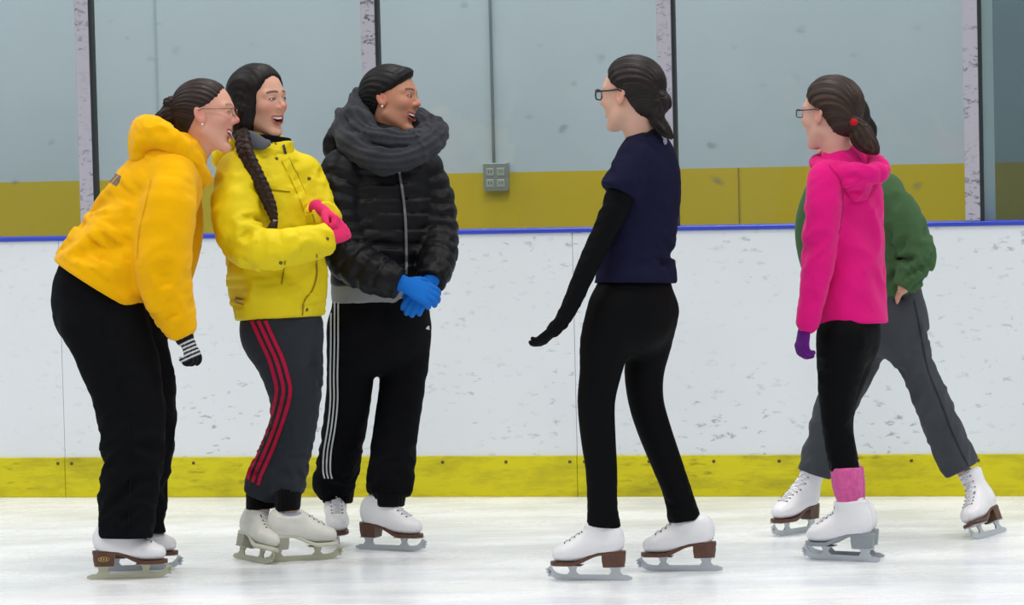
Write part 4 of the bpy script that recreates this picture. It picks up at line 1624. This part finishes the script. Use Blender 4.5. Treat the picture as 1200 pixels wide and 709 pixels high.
# ---- laughing skater in the black quilted jacket and grey scarf
def person_puffer():
    P = Person('person laughing in black quilted jacket with chunky grey scarf and blue gloves', 447,
               [dict(px=395, py=639, heading=-84, lean=.0, top=.21), dict(px=459, py=645, heading=-28, lean=.32, top=.195)])
    sd = sidev(-58)
    leg1 = P.leg([(414, 385, 31, 33), (411, 430, 28, 30), (408, 470, 26.5, 28), (402, 510, 26, 27), (396, 548, 25, 26), (391, 568, 25, 25), (393, 580, 20, 20)], -22, P.ank[0], cut1=True,
                 disp=folds(2.2, 14, 1.2, 1.5, lambda S: .2 + .8 * np.clip((S - 130) / 50, 0, 1)))
    leg2 = P.leg([(475, 385, 31, 33), (474, 430, 28, 30), (469, 470, 26.5, 28), (463, 510, 26.5, 27), (459, 548, 27, 27), (457, 568, 27, 26), (456, 580, 20, 20)], 20, P.ank[1], cut1=True,
                 disp=folds(2.2, 14, 1.2, 3.5, lambda S: .2 + .8 * np.clip((S - 130) / 50, 0, 1)))
    pel = P.chain([(446, 340, 0, 58, 42), (446, 370, 0, 62, 46), (446, 395, 0, 60, 46)], sd)
    tr = Union([pel, (leg1, 7), (leg2, 5)])
    trous = P.garment('track_trousers', tr, M_blackcloth, 2.0)
    M_ws = fabric('white_stripe', (206, 208, 212), .8)
    base = [(389, 352), (389, 400), (388, 440), (388, 470), (385, 500), (380, 530), (379, 552), (381, 562)]
    for k in (-1, 0, 1):
        P.ribbon('stripe', tr, [(x + k * 4.3 + 3.5, y) for x, y in base], 1.9, M_ws, trous, lift=1.4, sub=8)
    P.ribbon('logo', tr, [(501, 386), (502.5, 382)], [5, 1.5], M_ws, trous, lift=.8)
    M_rib = fabric('black_ribbing', (13, 13, 15), .9, .4, 260)
    for cx, i in ((395, 0), (456, 1)):
        c = P.leg([(cx, 576, 20, 20), (cx, 593, 17.5, 18)], P.fr.off(P.ank[i]), P.ank[i], cut1=True, cutn1=(0, 0, -1), disp=lambda S, U, Q: .5 * np.sin(U * 20))
        P.garment('trouser_cuff', c, M_rib, 1.4, parent=trous)
    shirt = P.chain([(446, 356, 0, 61, 44), (447, 330, 0, 62, 45), (448, 300, 0, 58, 42)], sd, cut0=True, cutn0=(0, 0, -1), disp=folds(1.2, 14, 1.2, 1))
    P.garment('grey_shirt', shirt, fabric('grey_jersey', (142, 144, 146), .9), 2.0)
    # jacket
    M_p = fabric('black_nylon', (13, 14, 18), 0.5, 0.15, 60, 0.15, sheen=0, spec=.22)

    def quilt(per, amp, off=0.0, sd_=1.0):
        fo = folds(.7, 8, 2.2, sd_)
        return lambda S, U, Q: amp * (np.abs(np.sin(np.pi * (S + off + 1.5 * np.sin(U * 2)) / per)) ** .55 - .6) + fo(S, U, Q)
    tor = P.chain([(448, 336, 0, 62, 45), (449, 300, 0, 66, 49), (451, 255, 0, 66, 49), (452, 215, 0, 64, 45), (452, 190, 0, 56, 38), (453, 172, 0, 40, 32)], sd, cut0=True, cutn0=(0, 0, -1), disp=quilt(17.5, 4.2))
    a1 = P.chain([(404, 203, -28, 27), (396, 235, -36, 28.5), (399, 275, -44, 28), (412, 305, -58, 26), (440, 322, -76, 23), (468, 333, -84, 18.5)], Y_, limb=True, cut1=True, disp=quilt(17.5, 3.8, 4, 2.0))
    a2 = P.chain([(494, 200, 14, 25), (506, 232, 12, 25.5), (511, 270, 2, 25), (512, 297, -18, 23), (508, 318, -44, 20), (503, 331, -58, 17)], Y_, limb=True, cut1=True, disp=quilt(17.5, 3.8, 8, 5.0))
    top = Union([tor, (a1, 5), (a2, 5)])
    jac = P.garment('quilted_jacket', top, M_p, 1.9)
    P.ribbon('zip', top, [(467, 200), (472, 230), (475, 262), (476, 300), (476, 322)], 3.0, plain('grey_zip', (112, 114, 120), .45, .3), jac, lift=2.2, thick=3)
    hd = P.chain([(392, 176, 10, 12, 14), (398, 158, 16, 15, 16), (420, 150, 34, 20, 14)], Y_, body=False, disp=folds(1.4, 12, 1, 2))
    P.garment('hood', hd, M_p, 2.0, parent=jac)
    # scarf: two loose ribbed loops
    M_s = fabric('charcoal_knit', (54, 56, 62), .95, .6, 200, .15, sheen=.35)
    rib = lambda S, U, Q: 1.1 * np.sin(U * 12 + .02 * S) + 2.6 * vnoise(np.stack([S / 16, np.cos(U), np.sin(U)], 1))
    loopA = Chain([P.pt(*r) for r in ((486, 182, -46), (507, 160, -14), (486, 140, 26), (440, 128, 36), (411, 140, 12), (410, 164, -24), (430, 184, -50), (458, 191, -58))], [15, 17, 15, 15, 16, 17, 16, 15], [17, 19, 17, 16, 17, 17, 17, 15], (0, 0, 1), closed=True, disp=rib, sub=4)
    loopB = Chain([P.pt(*r) for r in ((478, 168, -44), (497, 158, -6), (478, 140, 22), (440, 118, 30), (421, 124, 6), (424, 146, -24), (440, 164, -44))], [12, 12, 12, 14, 15, 15, 13], [15, 14, 14, 15, 16, 16, 15], (0, 0, 1), closed=True, disp=rib, sub=4)
    P.garment('scarf', Union([loopA, (loopB, 1.5)]), M_s, 1.5)
    # blue gloves, near hand laid over the other
    M_bg = fabric('blue_glove_cloth', (26, 112, 206), .75, .3, 260, .08, sheen=.25)
    h1 = hand(P.pt(474, 334, -84), (.86, -.12, -.36), (.1, .85, -.45), 56, thumb=1, curl=(18, 40, 30), fat=1.05)
    h2 = hand(P.pt(502, 332, -62), (-.52, -.32, -.72), (-.05, .9, -.4), 54, thumb=-1, curl=(20, 30, 25), fat=1.05)
    P.garment('glove', glove_union(h1, .8), M_bg, .9)
    P.garment('glove', glove_union(h2, .8), M_bg, .9)
    H = Head(P.fr, 460, 118, -4, -24, 4, -6, 1.0, .95)
    P.build_body(H, (186, 132, 106), (452, 172, 2), h1 + h2, brow=(40, 28, 24), lip=(168, 80, 78), nose=.15, blush=.35)
    face_parts(P, H, P.root)
    swoop = Chain(H.px([(.030, -.066, .048), (.056, -.050, .070), (.070, -.020, .088), (.066, .010, .096), (.04, .03, .104)]), [4, 6, 6, 5, 4], [3, 4, 4, 4, 4], H.dir((0, 0, 1)), disp=strands(.4, 4, .1))
    hair = Hair(H, [-.09, -.05, -.02, .010, .026, .055, .085, .12], [-.06, -.045, -.026, -.006, .026, .044, .060, .07], .012, tie=(-.12, 0, -.02), extra=[(swoop, 9)], vol=(.004, .002, .002))
    P.garment('hair', hair, M_hair, .95, colfn=lambda v: hair.cols(v, (15, 13, 14), .4))
    q = MB(); q.ball((-.002, -.089, -.038), .0045)
    mesh_obj('earring', P.rel(H.px(np.array(q.v))), q.f, M_pearl, P.root)


# ---- skater in the navy tee with one arm out
def person_navy():
    P = Person('person in navy tee and black leggings holding one arm out, facing away', 744,
               [dict(px=690, py=680, heading=166, lean=.10, top=.19), dict(px=796, py=669, heading=170, lean=.34, top=.172)])
    sd = sidev(155)
    leg1 = P.leg([(722, 365, 34, 34), (710, 400, 30, 31), (704, 436, 24.5, 26), (699, 470, 22, 23), (701, 510, 20.5, 22), (705, 550, 18.5, 20), (706, 590, 17.5, 19), (708, 617, 19.5, 20)], -22, P.ank[0], cut1=True, cutn1=(-.1, 0, -1), disp=folds(.9, 9, 1.5, 1.0, lambda S: np.clip((S - 180) / 60, 0, 1)))
    leg2 = P.leg([(764, 365, 32, 34), (761, 400, 27, 30), (755, 436, 23.5, 25), (757, 470, 21, 22), (766, 502, 20, 21), (780, 540, 18.5, 19), (794, 578, 17, 18), (803, 613, 19.5, 20)], 22, P.ank[1], cut1=True, cutn1=(.15, 0, -1), disp=folds(.9, 9, 1.5, 3.0, lambda S: np.clip((S - 180) / 60, 0, 1)))
    pel = P.chain([(745, 315, 0, 40, 33), (744, 335, 0, 47, 40), (743, 350, 0, 53, 45), (743, 372, 0, 52, 46)], sd)
    legg = Union([pel, (leg1, 10), (leg2, 10)])
    lg = P.garment('leggings', legg, M_legging, 2.0)
    M_n = fabric('navy_jersey', (25, 25, 50), .85, .2, 300, .10, sheen=0)
    tor = P.chain([(744, 332, 0, 57, 48), (745, 300, 0, 52, 43), (749, 262, 0, 52, 43), (754, 225, 0, 54, 42), (757, 198, 0, 51, 36), (758, 180, 0, 41, 28), (757, 168, 0, 27, 20)], sd, cut0=True, cutn0=(0, 0, -1), disp=folds(1.5, 17, 1.3, 5.0, lambda S: .35 + .8 * np.exp(-((S - 35) / 35) ** 2)))
    s1 = P.chain([(744, 192, -38, 22), (735, 210, -48, 23.5), (726, 229, -54, 24)], Y_, body=False, cut1=True, disp=folds(1.0, 14, 1.2, 2))
    s2 = P.chain([(772, 192, 38, 21), (774, 212, 44, 22), (774, 232, 48, 22)], Y_, body=False, cut1=True)
    top = Union([tor, (s1, 9), (s2, 9)])
    tee = P.garment('tee_shirt', top, M_n, 2.0)
    M_lg = fabric('pale_print', (150, 150, 176), .8)
    for pts, wd in (([(774.5, 157.5), (777.5, 160)], 2.2), ([(776, 161), (777.5, 163)], 1.5), ([(777.5, 164.5), (781, 163.5)], 3.5), ([(777, 167), (781.5, 166.5)], 4.2), ([(778, 170), (781, 169)], 2.6)):
        P.ribbon('print_mark', top, pts, wd, M_lg, tee, lift=.6)
    col = Chain([P.pt(*r) for r in ((733, 168, 4), (740, 168, -22), (757, 161, -24), (770, 152, -4), (768, 150, 20), (748, 158, 24))], 3.0, None, (0, 0, 1), closed=True, margin=15)
    P.garment('collar', col, fabric('dark_collar', (18, 18, 28)), 1.2, parent=tee)
    # black under-sleeves running over the hands
    arm = P.chain([(738, 206, -46, 18), (724, 240, -54, 16.5), (708, 275, -58, 14), (690, 312, -62, 12.5), (673, 352, -64, 10.5), (662, 372, -64, 9.2), (650, 387, -64, 8.2)], Y_, limb=True, disp=folds(.7, 12, 1.2, 3))
    arm2 = P.chain([(772, 206, 44, 17), (772, 255, 52, 15), (764, 305, 52, 13), (752, 352, 46, 10), (746, 372, 44, 8)], Y_, limb=True)
    P.garment('under_sleeve', Union([arm]), M_legging, 1.6)
    P.garment('under_sleeve', Union([arm2]), M_legging, 1.8)
    h1 = hand(P.pt(650, 387, -64), (-.76, .1, -.66), (-.5, .45, .62), 37, thumb=1, curl=(10, 24, 22), fat=1.3, tcurl=.25, step=(4, 0, 0, 4), spread=0.0)
    h2 = hand(P.pt(746, 372, 44), (-.1, 0, -1), (-.9, .2, 0), 54, thumb=-1)
    P.garment('glove', glove_union(h1, .5), M_legging, .8)
    P.garment('glove', glove_union(h2, .5), M_legging, 1.2)
    H = Head(P.fr, 738, 112, 0, 151, 0, 0, 1.02, .25)
    P.build_body(H, (214, 170, 150), (755, 172, 0), h1 + h2, brow=(80, 58, 46))
    face_parts(P, H, P.root, teeth=False)
    knot = [(Chain(H.px([(-.098, 0, -.015), (-.118, .0, -.03), (-.10, 0, -.05)]), [11, 12, 10], None, Y_, disp=strands(1.0, 5, .2)), 4.0),
            (Chain(H.px([(-.098, 0, -.05), (-.100, -.005, -.085), (-.122, -.012, -.118), (-.145, -.02, -.142)]), [10, 9, 8, 3], None, Y_, disp=strands(.7, 6, .05)), 4.0)]
    hair = Hair(H, [-.09, -.05, -.02, .012, .030, .055, .085, .12], [-.065, -.045, -.028, -.010, .024, .046, .060, .068], .010, tie=(-.11, 0, -.03), extra=knot, vol=(.006, .004, .002))
    P.garment('hair', hair, M_hair, .95, colfn=lambda v: hair.cols(v, (33, 26, 25), .5))
    glasses(P, H, P.root, plain('black_frame', (22, 26, 40), .35), .026, .0165, .0026)


# ---- skater in the pink hooded fleece
def person_pink():
    P = Person('person in bright pink hooded fleece with ponytail and purple gloves', 990,
               [dict(px=985, py=657, heading=150, lean=.08, sole='G', top=.21, wide=1.18), dict(px=989, py=652.5, heading=154, lean=.12, sole='G', top=.18)])
    sd = sidev(145)
    leg1 = P.leg([(989, 394, 32, 33), (985, 428, 28, 29), (981, 468, 21, 23), (981, 500, 17.5, 19), (986, 530, 17.5, 18), (990, 553, 17.5, 18)], -20, P.ank[0], cut1=True, cutn1=(0, 0, -1), disp=folds(.7, 10, 1.2, 2))
    leg2 = P.leg([(1003, 394, 28, 30), (997, 428, 24, 28), (987, 468, 18, 22), (985, 500, 15, 18), (989, 530, 15, 17), (994, 553, 15, 17)], 22, P.ank[1], cut1=True, cutn1=(0, 0, -1))
    pel = P.chain([(996, 345, 0, 38, 32), (996, 375, 0, 39, 34), (995, 400, 0, 38, 34)], sd)
    P.garment('leggings', Union([pel, (leg1, 9), (leg2, 9)]), M_legging, 2.0)
    M_sock = fabric('pink_legwarmer', (214, 96, 158), .95, .8, 160, .2, vscale=60, sheen=.4, bdist=.004)
    for i, (xa, xb, r) in enumerate(((991, 995.5, 1), (996, 1001, .88))):
        c = P.leg([(xa, 547, 18 * r, 19 * r), (xa + 2, 568, 18 * r, 19 * r), (xb, 584, 14.5 * r, 14.5 * r), (xb + 1, 596, 11 * r, 11 * r)], P.fr.off(P.ank[i]), P.ank[i], cut0=True, cutn0=(0, 0, 1))
        P.garment('leg_warmer', c, M_sock, 1.5)
    M_f = fabric('pink_fleece', (220, 24, 124), .95, .4, 240, .07, sheen=.45)
    tor = P.chain([(997, 380, 0, 47, 42), (996, 340, 0, 46, 40), (994, 295, 0, 46, 39), (993, 252, 0, 49, 39), (991, 220, 0, 48, 35), (988, 201, 0, 38, 28), (984, 188, 0, 25, 21)], sd, cut0=True, cutn0=(.03, 0, -1), disp=folds(1.9, 34, 1.2, 4.0, lambda S: np.clip(S / 60, .15, 1)))
    a1 = P.chain([(969, 212, -38, 22), (965, 245, -48, 21.5), (961, 285, -54, 20), (957, 325, -56, 17.5), (950, 362, -56, 14.5), (947, 378, -56, 13.2)], Y_, limb=True, disp=folds(1.5, 20, 1.1, 8, lambda S: .5 + .6 * np.exp(-((S - 80) / 40) ** 2)))
    cf = P.chain([(950, 362, -56, 14.8), (946, 383, -56, 13)], Y_, body=False, cut0=True, cut1=True)
    a2 = P.chain([(1010, 212, 38, 20), (1008, 250, 46, 19), (1004, 300, 48, 17), (1000, 345, 42, 14), (998, 375, 40, 12)], Y_, limb=True)
    top = Union([tor, (a1, 7), (a2, 7), (cf, 2)])
    fl = P.garment('fleece', top, M_f, 2.0)
    M_sm = fabric('pink_seam', (196, 20, 108), .9)
    P.ribbon('sleeve_seam', top, [(972, 196), (986, 216), (988, 245), (984, 275)], 1.4, M_sm, fl, lift=.8)
    ring = Chain([P.pt(*r) for r in ((958, 189, 16), (964, 196, -18), (984, 203, -40), (1012, 206, -44), (1030, 203, -26), (1024, 190, 6), (996, 181, 30), (970, 182, 30))], [8, 9, 11, 13, 12, 11, 9, 8], [9, 11, 13, 14, 13, 11, 9, 8], (0, 0, 1), closed=True, disp=folds(1.4, 15, 1, 3))
    pouch = P.chain([(1000, 206, -34, 28, 12), (1006, 218, -36, 24, 11), (1007, 230, -36, 14, 7)], sidev(145), body=False, disp=folds(2.0, 10, 1.2, 6))
    P.garment('hood', Union([ring, (pouch, 7)]), M_f, 1.7, parent=fl)
    M_pu = fabric('purple_knit', (92, 26, 118), .95, .5, 320, .1, sheen=.3)
    h1 = hand(P.pt(944, 384, -56), (-.16, -.05, -.98), (.75, .55, -.15), 48, thumb=-1, curl=(28, 42, 34), fat=1.08)
    h2 = hand(P.pt(998, 378, 40), (-.1, 0, -1), (.9, .2, 0), 46, thumb=-1)
    P.garment('glove', glove_union(h1, .8), M_pu, .85)
    P.garment('glove', glove_union(h2, .8), M_pu, 1.2)
    H = Head(P.fr, 972, 134, 0, 146, 1, 0, 1.02, .2)
    P.build_body(H, (216, 170, 154), (984, 190, 0), h1 + h2, brow=(90, 66, 52), blush=.5)
    face_parts(P, H, P.root, teeth=False)
    tie = H.px((-.112, .018, -.032))[0]
    tail = [(Chain([tie, tie + (6, 4, -8), tie + (10, 4, -18), tie + (18, 4, -27), tie + (27, 4, -34)], [7, 12, 14, 11, 4], [7, 10, 11, 9, 3], X_, disp=strands(.7, 9, .02)), 3.0)]
    hair = Hair(H, [-.09, -.05, -.02, .012, .030, .055, .085, .12], [-.060, -.044, -.028, -.008, .030, .052, .064, .07], .010, tie=(-.118, .015, -.035), extra=tail, vol=(.006, .003, .004))
    P.garment('hair', hair, M_hair, .95, colfn=lambda v: hair.cols(v, (56, 42, 35), .5))
    q = MB()
    q.ball(tie + np.array([0, -5, 0]), (4.6, 4.6, 4.4), 10, 7)
    mesh_obj('hair_tie', P.rel(np.array(q.v)), q.f, fabric('red_scrunchie', (200, 24, 46), .8), P.root)
    glasses(P, H, P.root, plain('plum_frame', (58, 34, 44), .4), .024, .0135, .0017)


# ---- striding skater in green, mostly behind the pink one
def person_green():
    P = Person('person striding in green sweatshirt and grey trousers, hand in pocket, behind pink fleece', 1040,
               [dict(px=933, py=625, heading=228, lean=-.25, slean=.27), dict(px=1160, py=628, heading=238, roll=24, lean=.0)])
    sd = sidev(212)
    M_tr = fabric('slate_twill', (68, 72, 77), .85, .25, 340, .10)
    legL = P.leg([(1054, 375, 33, 32), (1063, 405, 26, 28), (1074, 430, 20, 25), (1088, 460, 21, 24), (1100, 490, 21.5, 23), (1115, 527, 22.5, 23), (1128, 551, 23, 23)], -16, P.ank[1], cut1=True, cutn1=(.47, 0, -.88), disp=folds(1.6, 18, 1.2, 2))
    legR = P.leg([(1022, 378, 32, 32), (1002, 425, 27, 28), (980, 475, 24, 25), (963, 525, 21.5, 23), (954, 559, 20, 22)], 14, P.ank[0], cut1=True, cutn1=(-.3, 0, -.95), disp=folds(1.4, 18, 1.2, 5))
    pel = P.chain([(1036, 335, 0, 46, 38), (1040, 358, 0, 50, 40), (1040, 380, 0, 48, 40)], sd)
    tr = Union([pel, (legL, 9), (legR, 9)])
    trous = P.garment('trousers', tr, M_tr, 2.0)
    P.ribbon('side_seam', tr, [(1071, 352), (1080, 395), (1087, 432), (1102, 470), (1117, 510), (1134, 545)], 1.5, fabric('slate_seam', (50, 53, 58)), trous, lift=.8)
    P.ribbon('pocket_edge', tr, [(1046, 352), (1060, 350)], 1.8, fabric('slate_seam', (50, 53, 58)), trous, lift=1.0)
    M_g = fabric('green_fleece', (66, 98, 64), .92, .35, 260, .08, sheen=.3)
    tor = P.chain([(1034, 350, 0, 50, 39), (1027, 315, 0, 52, 42), (1014, 268, 0, 53, 42), (1004, 236, 0, 51, 37), (996, 214, 0, 42, 30), (990, 200, 0, 26, 22)], sd, cut0=True, cutn0=(.1, 0, -1), disp=folds(1.8, 20, 1.3, 2))
    aL = P.chain([(1036, 226, -34, 23), (1056, 255, -44, 23), (1072, 290, -48, 21.5), (1074, 306, -50, 20.5), (1066, 324, -54, 17), (1058, 338, -56, 13)], Y_, limb=True, cut1=True, disp=folds(2.0, 14, 1.2, 6, lambda S: .4 + .8 * np.exp(-((S - 85) / 35) ** 2)))
    aR = P.chain([(962, 228, 30, 21), (951, 255, 34, 19), (950, 285, 34, 18), (956, 318, 28, 15), (968, 340, 16, 12)], Y_, limb=True)
    top = Union([tor, (aL, 8), (aR, 8)])
    P.garment('sweatshirt', top, M_g, 2.0)
    h1 = hand(P.pt(1057, 339, -54), (-.42, .62, -.66), (.2, .7, -.5), 36, thumb=-1, curl=(10, 15, 12), fat=.85)
    h2 = hand(P.pt(968, 340, 16), (.3, .1, -.9), (.7, .4, .2), 40, thumb=1)
    H = Head(P.fr, 983, 145, 0, 205, 0, 0, .98, .2)
    P.build_body(H, (206, 156, 136), (990, 200, 0), h1 + h2, shrink_hands=0.0, res=2.6, fine=1.5)
    face_parts(P, H, P.root, teeth=False)
    tail = [(Chain(H.px([(-.098, 0, .01), (-.118, 0, -.02), (-.112, 0, -.07), (-.10, 0, -.12)]), [9, 11, 9, 3], None, Y_, disp=strands(.7, 7, .03)), 4.0)]
    hair = Hair(H, [-.09, -.05, -.02, .012, .030, .055, .085, .12], [-.060, -.044, -.028, -.008, .030, .052, .064, .07], .009, tie=(-.11, 0, .01), extra=tail)
    P.garment('hair', hair, M_hair, 1.1, colfn=lambda v: hair.cols(v, (32, 26, 23), .4))


person_hoodie()
person_jacket()
person_puffer()
person_navy()
person_pink()
person_green()
